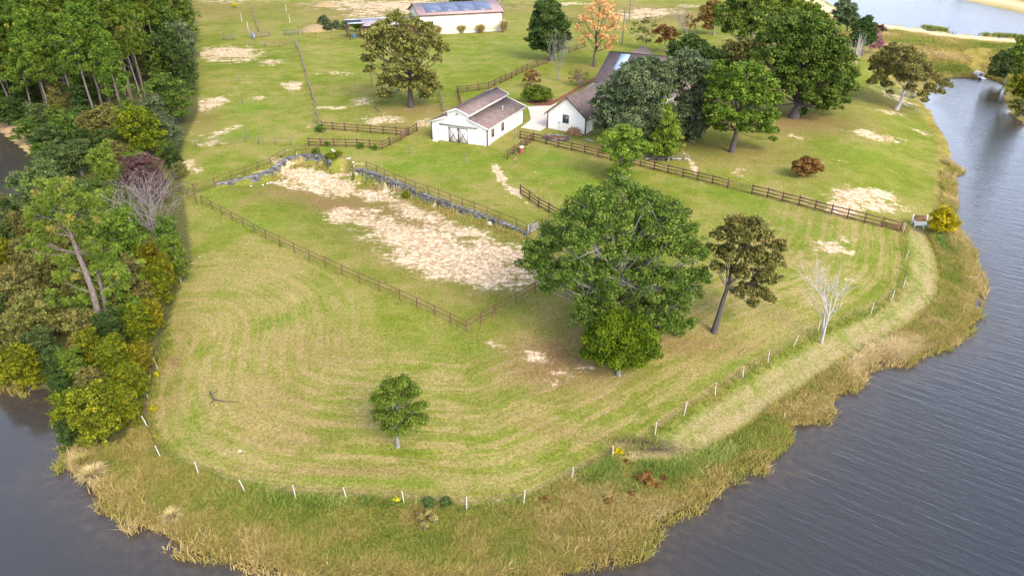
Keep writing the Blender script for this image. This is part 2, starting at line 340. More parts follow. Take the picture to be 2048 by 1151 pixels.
SAND = [(1165, 735, 26, 10, .5), (1150, 690, 26, 10, .45), (1110, 765, 22, 7, .5), (640, 362, 75, 20, 1.0, 6), (700, 350, 40, 14, .9), (590, 372, 40, 9, .55), (740, 385, 55, 13, .6), (715, 435, 70, 20, .62), (790, 462, 80, 30, .8, -12), (870, 500, 110, 34, 1.1, -14), (930, 535, 110, 28, 1.05, -6),
 (985, 505, 80, 24, .85, -12), (830, 425, 60, 18, .75, -20), (770, 395, 40, 12, .7), (900, 450, 80, 16, .6, -18), (560, 350, 40, 5, .6, 20),
 (455, 108, 62, 14, .95), (540, 125, 32, 6, .7), (585, 172, 20, 12, .7), (430, 205, 34, 12, .7, 5), (405, 210, 20, 14, .6), (440, 265, 45, 7, .55, 12), (420, 285, 30, 8, .5), (380, 330, 25, 12, .6, -20), (760, 240, 40, 10, .75), (720, 205, 30, 8, .6), (665, 215, 36, 4, .55),
 (670, 148, 40, 4, .5), (850, 245, 16, 8, .8), (520, 195, 14, 5, .5), (610, 258, 12, 12, .4), (740, 270, 30, 5, .3),
 (1715, 392, 62, 16, 1.0), (1760, 412, 50, 10, .9, -6), (1690, 410, 40, 16, .85), (1770, 385, 30, 9, .5), (1655, 495, 50, 12, .8, -10), (1690, 480, 26, 8, .5), (1765, 275, 40, 8, .85), (1715, 262, 30, 5, .6), (1850, 265, 30, 5, .5), (1590, 273, 22, 4, .6, -15), (1475, 345, 16, 7, .75), (1385, 330, 20, 12, .5, -40),
 (1000, 350, 16, 12, .8, -50), (1022, 378, 22, 8, .8, -35), (1045, 395, 18, 8, .5, -35), (1093, 370, 10, 8, .45),
 (820, 12, 170, 10, .85), (870, 30, 80, 8, .55), (740, 25, 60, 14, .55), (690, 5, 60, 6, .5), (1300, 25, 60, 9, .8), (1260, 35, 40, 8, .6), (1140, 8, 50, 3, .7), (1380, 12, 30, 4, .5), (450, 3, 90, 6, .35), (1015, 5, 60, 3, .3),
 (990, 690, 28, 7, .55, -20), (1075, 714, 30, 10, .85, -10), (1130, 745, 30, 11, .7), (1700, 560, 14, 4, .6), (1560, 510, 20, 5, .3), (1800, 200, 60, 10, .55, -18), (1780, 225, 40, 6, .4), (1900, 380, 8, 3, .0),
 (500, 530, 6, 6, .5), (840, 935, 60, 6, .3, -6)]
SAND = [(b[0], b[1], b[2], b[3], b[4] * (.82 if (b[0] < 560 or b[0] > 1040 or b[1] < 300) else 1)) + tuple(b[5:]) for b in SAND]
LITTER = [(1120, 720, 110, 55, 1.15), (1380, 690, 120, 26, .8), (690, 415, 120, 22, 1.1, -10), (620, 385, 90, 12, .9), (800, 14, 260, 16, .8), (450, 10, 120, 16, .5), (1250, 22, 160, 16, .6), (350, 722, 15, 13, 1.2), (478, 936, 12, 4, 1.2), (700, 986, 14, 4, 1.0), (765, 1000, 12, 4, 1.0), (800, 440, 180, 42, .95, -20), (900, 520, 230, 60, .7, -12), (650, 395, 140, 22, .8), (600, 880, 90, 26, .5), (640, 700, 120, 50, .35), (560, 790, 90, 60, .4), (700, 400, 110, 14, .8), (640, 400, 80, 12, .65), (760, 430, 80, 22, .8), (1000, 560, 110, 26, .7), (880, 470, 190, 70, .42, -14), (560, 345, 70, 10, .7, 12), (810, 410, 60, 12, .7, -22), (1150, 700, 120, 55, .85), (1250, 640, 140, 60, .8), (1420, 665, 60, 18, .5),
 (1590, 245, 130, 22, .9), (1450, 300, 130, 22, .6), (1360, 290, 80, 20, .6), (1230, 300, 60, 16, .5), (820, 220, 90, 14, .7), (1190, 135, 60, 8, .5), (780, 250, 60, 16, .4), (1795, 210, 60, 14, .5), (405, 240, 30, 30, .5), (740, 20, 120, 22, .7), (1330, 30, 120, 14, .7),
 (350, 660, 40, 50, .35), (640, 55, 40, 10, .6), (520, 60, 30, 12, .3), (330, 720, 24, 20, .6), (700, 175, 90, 10, .2), (560, 85, 25, 7, .5), (450, 20, 110, 20, .45), (1100, 330, 60, 8, .3), (340, 770, 30, 90, .3), (600, 850, 170, 30, .3), (700, 940, 150, 14, .6), (1120, 860, 120, 18, .45, -12)]
LUSH = [(500, 215, 40, 12, 1), (1120, 340, 60, 14, .9), (1100, 315, 50, 9, .8), (640, 300, 120, 16, .8), (850, 330, 120, 24, .6), (1560, 440, 120, 12, .7, -15), (1000, 190, 60, 10, .7), (950, 205, 20, 14, .8), (520, 450, 60, 16, .6), (1170, 370, 40, 14, .7), (1480, 390, 100, 14, .6, -12),
 (960, 700, 60, 12, .6, -20), (1820, 215, 60, 8, .5), (1490, 720, 100, 10, .8, 30), (1700, 640, 60, 8, .6, 26), (1780, 240, 60, 10, .5), (440, 400, 30, 60, .4), (700, 960, 240, 10, .5), (560, 640, 60, 20, .4), (1890, 490, 20, 30, .8), (380, 860, 30, 50, .5), (480, 265, 70, 18, .6), (900, 110, 90, 30, .4), (1000, 100, 90, 26, .5), (1700, 300, 80, 22, .4), (1120, 980, 110, 14, .35, 8)]
def nonuni(lo, hi, dens, outlo, outhi, g=1.07):
    a = list(np.arange(lo, hi, dens)); s = dens
    while a[-1] < outhi: s = min(s * g, 60); a.append(a[-1] + s)
    s = dens; b = []; q = lo
    while q > outlo: s = min(s * g, 60); q -= s; b.append(q)
    return np.array(b[::-1] + a)
def build_ground():
    xs = nonuni(-62, 72, 0.40, -900, 900); ys = nonuni(26, 135, 0.40, -120, 1500, 1.02)
    X, Y = np.meshgrid(xs, ys); P = np.stack([X.ravel(), Y.ravel()], 1); z = H(P)
    nx, ny = len(xs), len(ys)
    i = np.arange(nx - 1)[None, :] + nx * np.arange(ny - 1)[:, None]; i = i.ravel()
    F = np.stack([i, i + 1, i + 1 + nx, i + nx], 1)
    d1 = sdist(P, LAKE); d2 = sdist(P, POND)
    keep = ~((d1[F].max(1) < -22))
    ground = MB(); ground.add(np.column_stack([P, z]), F[keep])
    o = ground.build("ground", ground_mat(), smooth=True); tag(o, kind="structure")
    me = o.data; 
    def put(n, a): q = me.attributes.new(n, 'FLOAT', 'POINT'); q.data.foreach_set("value", a.astype(np.float32))
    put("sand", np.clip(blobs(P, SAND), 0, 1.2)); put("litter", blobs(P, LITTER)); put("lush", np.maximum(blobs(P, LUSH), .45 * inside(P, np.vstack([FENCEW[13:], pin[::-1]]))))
    df, arc = seg_dist(P, FENCEW, closed=False)
    fieldpoly = np.vstack([FENCEW, [at(1500, 360)[:2], at(1000, 200)[:2], at(620, 100)[:2], at(400, 100)[:2], at(410, 250)[:2], at(395, 400)[:2], at(370, 520)[:2], at(345, 600)[:2]]])
    inf = inside(P, fieldpoly); put("mowd", np.where(inf, df, -df)); put("arc", arc)
    dpi, _ = seg_dist(P, pin, False); dpo, _ = seg_dist(P, pout, False)
    corr = np.vstack([pin, pout[::-1]])
    inc = inside(P, corr)
    put("path", np.clip(np.maximum(np.exp(-(dpi / 1.05) ** 2), 0.9 * np.exp(-(dpo / 0.75) ** 2)), 0, 1))
    # rank bank between the mown field and the water
    lane = inside(P, np.vstack([FENCEW[13:], pin[::-1]]))
    band = (d1 < 14) & (~inf) & (~inc) & (~lane) & (dpi > 0.8)
    edge = (d1 < 2.0)
    rank = np.where(band & (P[:, 1] < 78) & (P[:, 0] > -48) & (P[:, 0] < 70), 1.0, 0.0); rank = np.maximum(rank, edge * 1.0)
    d3 = (P[:, 1] > 150) & (P[:, 0] > 85) & (d2 < 70) & (d2 > 0) & (d1 < 42); rank = np.maximum(rank, d3 * 1.0)
    put("rank", rank); put("shore", d1)
    road = np.exp(-((d2 - 5.0) / 3.2) ** 4) * ((P[:, 0] > 80)); put("road", road)
    put("mud", blobs(P, [(1290, 884, 60, 10, 1.0, -6), (1305, 897, 60, 8, 1.0, -3), (1255, 880, 36, 7, .9)]))
    tp = np.array([at(a, b)[:2] for a, b in [(-60, 232), (0, 247), (40, 262), (90, 300), (100, 330)]]); dt, _ = seg_dist(P, tp, False)
    put("track", np.exp(-(dt / 2.2) ** 2))
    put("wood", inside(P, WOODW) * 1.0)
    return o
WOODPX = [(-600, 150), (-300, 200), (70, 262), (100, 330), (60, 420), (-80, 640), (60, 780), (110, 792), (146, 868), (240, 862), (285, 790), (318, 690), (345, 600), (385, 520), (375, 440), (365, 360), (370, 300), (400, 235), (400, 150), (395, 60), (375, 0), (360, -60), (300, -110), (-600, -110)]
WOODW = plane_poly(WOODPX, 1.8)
def ground_mat():
    s = NT("ground"); p = s.pos(); A = s.attr
    n_big = s.noise(p, 0.055, 6, .62); n_med = s.noise(p, 0.32, 6, .62); n_fine = s.noise(p, 1.6, 6, .75); n_ft = s.noise(p, 4.6, 4, .85)
    # streaks that follow the mower: across = distance to the boundary fence, along = arc length
    cmb = s.n("ShaderNodeCombineXYZ"); s.t.links.new(A("mowd"), cmb.inputs[0]); s.t.links.new(s.mul(A("arc"), 0.10), cmb.inputs[1])
    st1 = s.noise(cmb.outputs[0], 1.15, 5, .65, .3); st1b = s.noise(cmb.outputs[0], 3.2, 4, .7, .3)
    wv = s.n("ShaderNodeTexWave", wave_type='BANDS', bands_direction='X'); s.t.links.new(cmb.outputs[0], wv.inputs[0]); wv.inputs["Scale"].default_value = 0.19; wv.inputs["Distortion"].default_value = 2.2; wv.inputs["Detail"].default_value = 3; wv.inputs["Detail Scale"].default_value = 1.2
    st2 = s.noise(s.mapv(p, (.10, 1, 1), (0, 0, R(-14))), 1.5, 5, .65)
    st3 = s.noise(s.mapv(p, (1, .12, 1), (0, 0, R(25))), 0.9, 4, .6)
    close = s.mul(s.step(A("mowd"), 21, 13), s.step(A("mowd"), -0.5, 1.0))
    green = s.ramp(s.addm(s.mul(n_big, .5), s.mul(n_med, .5)), [(.32, (.098, .140, .012)), (.5, (.160, .184, .026)), (.68, (.224, .212, .050))])
    lush = s.mix(s.mul(A("lush"), .85), green, s.mix(n_med, (.090, .175, .012), (.145, .225, .024)))
    straw = s.mix(n_fine, (.200, .170, .050), (.345, .278, .118))
    # straw tone in streaks
    f_st = s.math('ADD', s.mul(s.step(s.addm(s.mul(st1, .6), s.mul(st1b, .4)), .45, .60), .75), s.mul(s.mul(s.step(wv.outputs[1], .5, .95), s.step(n_med, .34, .56)), .75), clamp=True)
    f_st = s.mul(f_st, close)
    f_far = s.mul(s.step(st2, .50, .74), .42)
    f_all = s.math('MAXIMUM', f_st, f_far)
    f_dry = s.mul(s.step(s.addm(s.mul(n_big, .6), s.mul(n_med, .4)), .44, .62), .55)
    f_all = s.math('ADD', f_all, f_dry, clamp=True)
    f_all = s.mul(f_all, s.math('SUBTRACT', 1.0, s.mul(A("lush"), .8)))
    col = s.mix(f_all, lush, straw)
    # fallen hay flecks
    fl = s.mul(s.step(s.noise(s.mapv(p, (.35, 1.2, 1), (0, 0, R(-20))), 1.7, 5, .8), .62, .72), s.step(n_med, .45, .6))
    col = s.mix(s.mul(fl, .65), col, (.62, .50, .33))
    # brown leaf litter and thin grass
    lit = s.mul(A("litter"), s.step(s.addm(s.mul(n_med, .6), s.mul(n_fine, .4)), .30, .50))
    col = s.mix(s.mul(lit, .95), col, s.mix(n_ft, (.135, .088, .036), (.27, .175, .085)))
    # bare sand, breaking up into tufts at its edges
    br = s.addm(s.mul(n_med, .42), s.addm(s.mul(n_fine, .40), s.mul(st2, .18)))
    th = s.addm(A("sand"), s.mul(s.math('SUBTRACT', br, .5), 4.2))
    sandc = s.ramp(n_fine, [(.3, (.42, .29, .17)), (.5, (.59, .45, .30)), (.7, (.73, .62, .47))])
    sf = s.mul(s.step(th, .22, .62), s.step(A("sand"), .05, .25))
    col = s.mix(sf, col, sandc)
    # dark tufts and hoof marks in the sand
    hoof = s.mul(s.step(s.noise(p, 2.2, 4, .7), .47, .56), s.step(A("sand"), .2, .6))
    col = s.mix(s.mul(hoof, .8), col, (.29, .19, .095))
    # small specks everywhere: pebbles and clods
    vor = s.n("ShaderNodeTexVoronoi"); s.t.links.new(p, vor.inputs["Vector"]); vor.inputs["Scale"].default_value = 0.42
    speck = s.mul(s.step(vor.outputs[0], .07, .03), s.step(n_med, .5, .58)); col = s.mix(s.mul(speck, .8), col, (.75, .66, .52))
    # tractor path
    pf = s.mul(A("path"), s.step(s.addm(s.mul(st3, .55), s.mul(n_fine, .45)), .34, .54))
    col = s.mix(s.mul(pf, .85), col, s.mix(n_fine, (.25, .195, .085), (.44, .335, .19)))
    col = s.mix(s.mul(A("mud"), s.step(n_fine, .25, .45)), col, (.06, .042, .03))
    # rank herbage under the tall grass
    rk = s.ramp(s.addm(s.mul(n_med, .6), s.mul(n_fine, .4)), [(.35, (.13, .11, .025)), (.5, (.24, .20, .05)), (.66, (.31, .28, .085))])
    col = s.mix(A("rank"), col, rk)
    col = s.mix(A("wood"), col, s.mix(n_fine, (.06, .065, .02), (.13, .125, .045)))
    col = s.mix(s.mul(A("road"), s.step(n_fine, .2, .45)), col, s.mix(n_fine, (.66, .44, .24), (.78, .58, .38)))
    col = s.mix(s.mul(A("track"), .9), col, s.mix(n_fine, (.40, .24, .14), (.55, .38, .24)))
    bed = s.mix(n_med, (.10, .07, .04), (.18, .13, .08)); col = s.mix(s.step(A("shore"), .05, -.25), col, bed)
    fine = s.n("ShaderNodeMapRange"); s.t.links.new(n_ft, fine.inputs[0]); fine.inputs[1].default_value = .34; fine.inputs[2].default_value = .66; fine.inputs[3].default_value = .56; fine.inputs[4].default_value = 1.44
    x = s.n("ShaderNodeVectorMath", operation='SCALE'); s.t.links.new(col, x.inputs[0]); s.t.links.new(fine.outputs[0], x.inputs["Scale"])
    hgt = s.addm(s.mul(n_fine, .5), s.mul(n_ft, .5)); s.bump(hgt, .55, .12)
    return s.done(x.outputs[0], .95, .03)

def water_mat(name, calm):
    s = NT(name); p = s.pos(); d = s.attr("depth")
    n1 = s.noise(p, 0.35, 5, .6); n2 = s.noise(p, 1.4, 4, .65)
    br = s.addm(d, s.mul(s.math('SUBTRACT', n1, .5), 4.0))
    deep = (.020, .025, .030)
    bed = s.mix(s.step(n2, .35, .85), (.045, .038, .032), (.10, .072, .045))
    col = s.mix(s.step(br, 0.0, 5.5), bed, (.036, .034, .034)); col = s.mix(s.step(d, 5, 20), col, deep)
    w1 = s.noise(s.mapv(s.mapv(p, rot=(0, 0, R(36))), (.14, 1.0, 1)), 1.7, 3, .5, .3)
    w2 = s.noise(s.mapv(s.mapv(p, rot=(0, 0, R(28))), (.35, 1.0, 1)), 5.0, 2, .5)
    w3 = s.noise(p, 0.12, 3, .5)
    # wind reaches the open right side of the lake, the left bay lies calm
    sx = s.n("ShaderNodeSeparateXYZ"); s.t.links.new(p, sx.inputs[0]); wind = s.step(s.addm(sx.outputs[0], s.mul(w3, 14)), -8, 26)
    amp = s.addm(calm, s.mul(wind, 1.0)); amp = s.mul(amp, s.step(d, -0.2, 4.0))
    s.bump(s.mul(s.addm(s.mul(w1, .7), s.mul(w2, .3)), amp), .48, .20)
    s.done(col, .16, .5); s.p.inputs["IOR"].default_value = 1.52
    return s.m
def build_water():
    xs = nonuni(-75, 95, 0.8, -900, 900, 1.1); ys = nonuni(18, 180, 0.8, -120, 420, 1.1)
    X, Y = np.meshgrid(xs, ys); P = np.stack([X.ravel(), Y.ravel()], 1); d1 = sdist(P, LAKE)
    nx, ny = len(xs), len(ys); i = (np.arange(nx - 1)[None, :] + nx * np.arange(ny - 1)[:, None]).ravel()
    F = np.stack([i, i + 1, i + 1 + nx, i + nx], 1); F = F[d1[F].min(1) < 1.5]
    b = MB(); b.add(np.column_stack([P, np.zeros(len(P))]), F); o = b.build("lake_water", water_mat("lake_water", 0.10)); tag(o, kind="structure")
    q = o.data.attributes.new("depth", 'FLOAT', 'POINT'); q.data.foreach_set("value", (-d1).astype(np.float32))
    lo = POND.min(0) - 2; hi = POND.max(0) + 2; xs = np.arange(lo[0], hi[0], 2.0); ys = np.arange(lo[1], hi[1], 2.0)
    X, Y = np.meshgrid(xs, ys); P = np.stack([X.ravel(), Y.ravel()], 1); d1 = sdist(P, POND)
    nx, ny = len(xs), len(ys); i = (np.arange(nx - 1)[None, :] + nx * np.arange(ny - 1)[:, None]).ravel()
    F = np.stack([i, i + 1, i + 1 + nx, i + nx], 1); F = F[d1[F].min(1) < 1.0]
    b = MB(); b.add(np.column_stack([P, np.full(len(P), POND_Z)]), F); o = b.build("pond_water", water_mat("pond_water", 1.1)); tag(o, kind="structure")
    q = o.data.attributes.new("depth", 'FLOAT', 'POINT'); q.data.foreach_set("value", (-d1 + 12).astype(np.float32))
build_ground(); build_water()

# ------------------------------------------------------------------ vegetation builders
def unit(v): return v / (np.linalg.norm(v, axis=-1, keepdims=True) + 1e-9)
def leaves(mb, C, N, size, tint, rs, elong=1.0):
    """small rhombic leaf sprays at C, facing N"""
    k = len(C); a = unit(np.cross(N, rs.normal(size=(k, 3)))); b = np.cross(N, a)
    s = (size * rs.uniform(.6, 1.35, k))[:, None]
    V = np.stack([C - a * s * .5 * elong, C - b * s * .32, C + a * s * .5 * elong, C + b * s * .32], 1).reshape(-1, 3)
    mb.add(V, np.arange(4 * k).reshape(-1, 4), tint)
def foliage(mb, lobes, rs, leaf=.3, cov=1.0, clump=None, droop=0.0, up=.25, inner=.35):
    """lobes: (centre, radius); every lobe is a cloud of clumps, every clump a cloud of leaf sprays"""
    for c, r in lobes:
        c = np.array(c, float); cr = clump if clump else max(.32, min(1.0, .30 * r)); cr = min(cr, r * .6)
        nc = max(8, int(cov * 5.2 * (r / cr) ** 2)); d = unit(rs.normal(size=(nc, 3)))
        d[:, 2] = np.where(d[:, 2] < -.35, -d[:, 2] * .8, d[:, 2]); d = unit(d)
        rad = r * (inner + (1 - inner) * rs.uniform(0, 1, nc) ** .5) * rs.uniform(.82, 1.26, nc) - cr * .35
        cc = c + d * rad[:, None] * np.array([1, 1, .86])
        ct = rs.uniform(0, 1, nc) ** 1.1
        nl = max(10, int(cov ** .5 * 15.0 * (cr / leaf) ** 2))
        q = unit(rs.normal(size=(nc, nl, 3))) * (rs.uniform(.15, 1, (nc, nl, 1)) ** .5) * cr * rs.uniform(.75, 1.3, (nc, 1, 1))
        q[:, :, 2] *= .62; q[:, :, 2] -= droop * (q[:, :, 0] ** 2 + q[:, :, 1] ** 2)
        N = unit(rs.normal(size=(nc, nl, 3)) * .75 + unit(q) * .6 + d[:, None, :] * .35 + np.array([0, 0, up]))
        t = np.clip(ct[:, None] * .55 + rs.uniform(0, 1, (nc, nl)) * .5 - .02, 0, 1)
        leaves(mb, (cc[:, None, :] + q).reshape(-1, 3), N.reshape(-1, 3), leaf, t.ravel(), rs)
def curve(a, b, sag, n, rs, wob=.12):
    a = np.array(a, float); b = np.array(b, float); t = np.linspace(0, 1, n)[:, None]; L = np.linalg.norm(b - a)
    p = a + (b - a) * t; p[:, 2] += (sag * L * np.sin(t[:, 0] * math.pi))
    w = rs.normal(size=(n, 3)) * wob * L / n; w[0] = 0; w[-1] = 0; return p + np.cumsum(w, 0) * .5 * np.sin(t * math.pi)
def trunk_mesh(mb, lobes, top, r0, rs, lean=(0, 0), fork=.3, n=8, twigs=2, base=(0, 0, 0)):
    """tapered trunk with limbs that reach into the lobes"""
    T = np.array(top, float); ts = np.linspace(0, 1, 7); P = np.array([T * t for t in ts]) + np.array(base)
    P[1:-1, :2] += rs.normal(size=(5, 2)) * r0 * .35
    rad = r0 * (1 - .78 * ts); rad[0] *= 1.45
    P[0, 2] -= .5; mb.tube(P, rad, n)
    for c, r in lobes:
        c = np.array(c, float); f = np.clip(fork + rs.uniform(0, .25), .1, .95)
        zt = min(max((c[2] - r * .5) / max(T[2], .1) * .62, fork), .95) if T[2] > 0 else f
        a = T * zt + np.array(base); L = np.linalg.norm(c - a)
        if L < .3: continue
        cv = curve(a, c + (c - a) / L * r * .4, -.06, 5, rs); rr = max(.03, r0 * .30 * min(1, (r / 2.2)))
        mb.tube(cv, np.linspace(rr, rr * .25, 5), 5, cap=False)
        for _ in range(twigs):
            e = c + unit(rs.normal(size=3)) * r * .95; s_ = cv[rs.randint(2, 5)]
            mb.tube(curve(s_, e, .03, 4, rs), np.linspace(rr * .4, .012, 4), 4, cap=False)
def lobes_px(base, pts, rs, depth=1.0):
    """crown lobes given as (px, py, radius px[, depth offset m]); each gets its real place round the trunk"""
    W = [(at_y(p[0], p[1], base[1]), p[2]) for p in pts]; m = pxm(base)
    xs = [w[0][0] - base[0] for w in W]; zs = [w[0][2] - base[2] for w in W]
    cx = (min(xs) + max(xs)) / 2; hx = max((max(xs) - min(xs)) / 2, .5); cz = (min(zs) + max(zs)) / 2; hz = max((max(zs) - min(zs)) / 2, .5)
    out = []; pts = [tuple(p) for p in pts]; sg = [(-1) ** i for i in range(len(pts))]
    for i, p in enumerate(pts):
        q = 1 - ((xs[i] - cx) / hx) ** 2 * .9 - ((zs[i] - cz) / hz) ** 2 * .5; dmax = math.sqrt(max(q, 0.03)) * hx * .8 * depth
        off = p[3] if len(p) > 3 else ((-1) ** i) * dmax * rs.uniform(.25, 1)
        c = at_y(p[0], p[1], base[1] + off); r = p[2] * pxm(c) * 1.26
        out.append((c - base, r))
        if len(p) < 4 and dmax > r * .7:      # the crown is as deep as it is wide: a lobe on the far or near side too
            c2 = at_y(p[0] + rs.uniform(-.3, .3) * p[2], p[1] + rs.uniform(-.3, .3) * p[2], base[1] - off * rs.uniform(.7, 1.1)); out.append((c2 - base, r * rs.uniform(.75, .95)))
    return out
def envelope_lobes(h, w, bot, rs, n=14, kind="round"):
    """lobes that fill a crown of height h and width w starting at bot*h"""
    out = []; z0 = h * bot; ch = h - z0
    for i in range(n):
        t = (i + .5) / n; 
        if kind == "cone":
            z = z0 + ch * (t * .92); rr = w / 2 * (1 - t) ** .8 + .05 * w; r = max(rr * .55, .12 * w) * rs.uniform(.85, 1.1)
            a = i * 2.4 + rs.uniform(-.3, .3); q = max(rr - r * .6, 0) * rs.uniform(.8, 1.0)
        else:
            z = z0 + ch * (.12 + .72 * t) ; rr = w / 2 * math.sqrt(max(1 - ((z - z0 - ch * .42) / (ch * .62)) ** 2, .05))
            r = w * rs.uniform(.17, .25); a = i * 2.4 + rs.uniform(-.4, .4); q = max(rr - r, 0) * rs.uniform(.55, 1.05); z = min(z, h - r * .8)
        out.append((np.array([q * math.cos(a), q * math.sin(a), z]), r))
    if kind == "cone": out.append((np.array([0, 0, h - .07 * h]), .07 * w + .1))
    else: out.append((np.array([0, 0, z0 + ch * .45]), w * .26))
    return out
def make_tree(name, label, cat, base, lobes, r0, mat, bark, seed, leaf=.3, cov=1.0, clump=None, top=None, group=None, fork=.3, twigs=2, **kw):
    rs = np.random.RandomState(seed); o = empty(name, base); tag(o, label, cat, group)
    f = MB(); foliage(f, lobes, rs, leaf, cov, clump, **kw); f.build("crown", mat, o)
    zt = max(c[2] for c, r in lobes) * .82
    if top is None:
        cx = np.mean([c[0] for c, r in lobes]); cy = np.mean([c[1] for c, r in lobes]); top = (cx * .6, cy * .6, zt)
    t = MB(); trunk_mesh(t, lobes, top, r0, rs, fork=fork, twigs=twigs); t.build("trunk", bark, o, smooth=True)
    return o
def branches(mb, a, d, L, r, lvl, rs, spread=.6, up=.15, n=5, kids=4):
    pts = [a]; q = np.array(d, float); step = L / (n - 1)
    for i in range(n - 1):
        q = unit(q + rs.normal(size=3) * .13 + np.array([0, 0, up * .3])); pts.append(pts[-1] + q * step)
    pts = np.array(pts); mb.tube(pts, np.linspace(r, r * .35, n), 5 if lvl > 1 else 3, cap=False)
    if lvl <= 0: return
    for k in range(kids):
        t = .3 + .7 * (k + rs.uniform(.2, .8)) / kids; i = min(int(t * (n - 1)), n - 2); s_ = pts[i] + (pts[i + 1] - pts[i]) * (t * (n - 1) - i)
        e = unit(q + unit(rs.normal(size=3)) * spread * 1.3 + np.array([0, 0, up]))
        branches(mb, s_, e, L * rs.uniform(.5, .75), max(r * .5, .011), lvl - 1, rs, spread, up, max(3, n - 1), kids)
def bare_tree(name, label, base, h, r0, mat, seed, spread=.6, up=.2, kids=4, lvl=3, stems=1, tilt=.3, group=None, cat="tree", firstL=.5, haze=None):
    rs = np.random.RandomState(seed); o = empty(name, base); tag(o, label, cat, group); mb = MB(); br = MB()
    for k in range(stems):
        d = unit(np.array([rs.normal() * tilt, rs.normal() * tilt, 1.0])); L = h * firstL
        pts = np.array([d * L * t for t in np.linspace(0, 1, 5)]); pts[0, 2] -= .3
        mb.tube(pts, np.linspace(r0, r0 * .6, 5), 7)
        for j in range(kids + 1):
            s_ = pts[1 + rs.randint(1, 4)] if j else pts[-1]; e = unit(d * .8 + unit(rs.normal(size=3)) * spread * 1.3 + np.array([0, 0, up * .5])) if j else d
            branches(br, s_, e, h * rs.uniform(.38, .55), r0 * .45, lvl - 1, rs, spread, up, 5, kids)
    mb.build("trunk", mat, o, smooth=True); br.build("branches", mat, o)
    return o
def pine_meshes(seed, h=19.0, crown=.48, w=6.0, needle=.50):
    """one pine: a straight trunk with spreading limbs that end in bushy needle tufts"""
    rs = np.random.RandomState(seed); t = MB(); f = MB()
    lean = rs.normal(size=2) * .03 * h; P = np.array([[lean[0] * s ** 1.5, lean[1] * s ** 1.5, h * s] for s in np.linspace(0, 1, 9)]); P[1:-1, :2] += rs.normal(size=(7, 2)) * .07
    P[0, 2] = -.6; t.tube(P, np.linspace(.24, .05, 9), 7)
    C = []; nlim = 34
    for i in range(nlim):
        s = (1 - crown) + crown * (i + rs.uniform(0, 1)) / nlim; k = min(int(s * 8), 7); a = P[k] + (P[k + 1] - P[k]) * (s * 8 - k)
        L = w / 2 * (1.05 - .75 * ((s - (1 - crown)) / crown) ** 1.3) * rs.uniform(.6, 1.15); an = i * 2.4 + rs.uniform(-.5, .5)
        e = a + np.array([math.cos(an) * L, math.sin(an) * L, L * rs.uniform(.1, .5)])
        cv = curve(a, e, -.05, 4, rs); t.tube(cv, np.linspace(.055, .02, 4), 4, cap=False)
        for q in range(6):
            u = rs.uniform(.35, 1.05); C.append(a + (e - a) * u + rs.normal(size=3) * np.array([.35, .35, .22]))
    for q in range(5): C.append(P[-1] + rs.normal(size=3) * .3)
    for i in range(5):      # dead snags below the crown
        s = (1 - crown) * rs.uniform(.5, 1); k = min(int(s * 8), 7); a = P[k]; an = rs.uniform(0, 6.3); t.tube(curve(a, a + np.array([math.cos(an), math.sin(an), .1]) * rs.uniform(.8, 2), -.05, 3, rs), [.03, .02, .01], 3, cap=False)
    C = np.array(C); nn = 52; D = unit(rs.normal(size=(len(C), nn, 3)) + np.array([0, 0, .55])); L = needle * rs.uniform(.7, 1.25, (len(C), nn, 1))
    tips = C[:, None, :] + D * L; A = unit(np.cross(D, rs.normal(size=D.shape))) * .07
    b0 = C[:, None, :] + D * L * .15
    V = np.stack([b0 - A * .6, b0 + A * .6, tips + A, tips - A], 2).reshape(-1, 3)
    ct = rs.uniform(0, 1, (len(C), 1)); tt = np.clip(ct * .55 + rs.uniform(0, .45, (len(C), nn)), 0, .93); tt = np.where((ct > .988), .97, tt)
    f.add(V, np.arange(len(V)).reshape(-1, 4), tt.ravel())
    return t, f

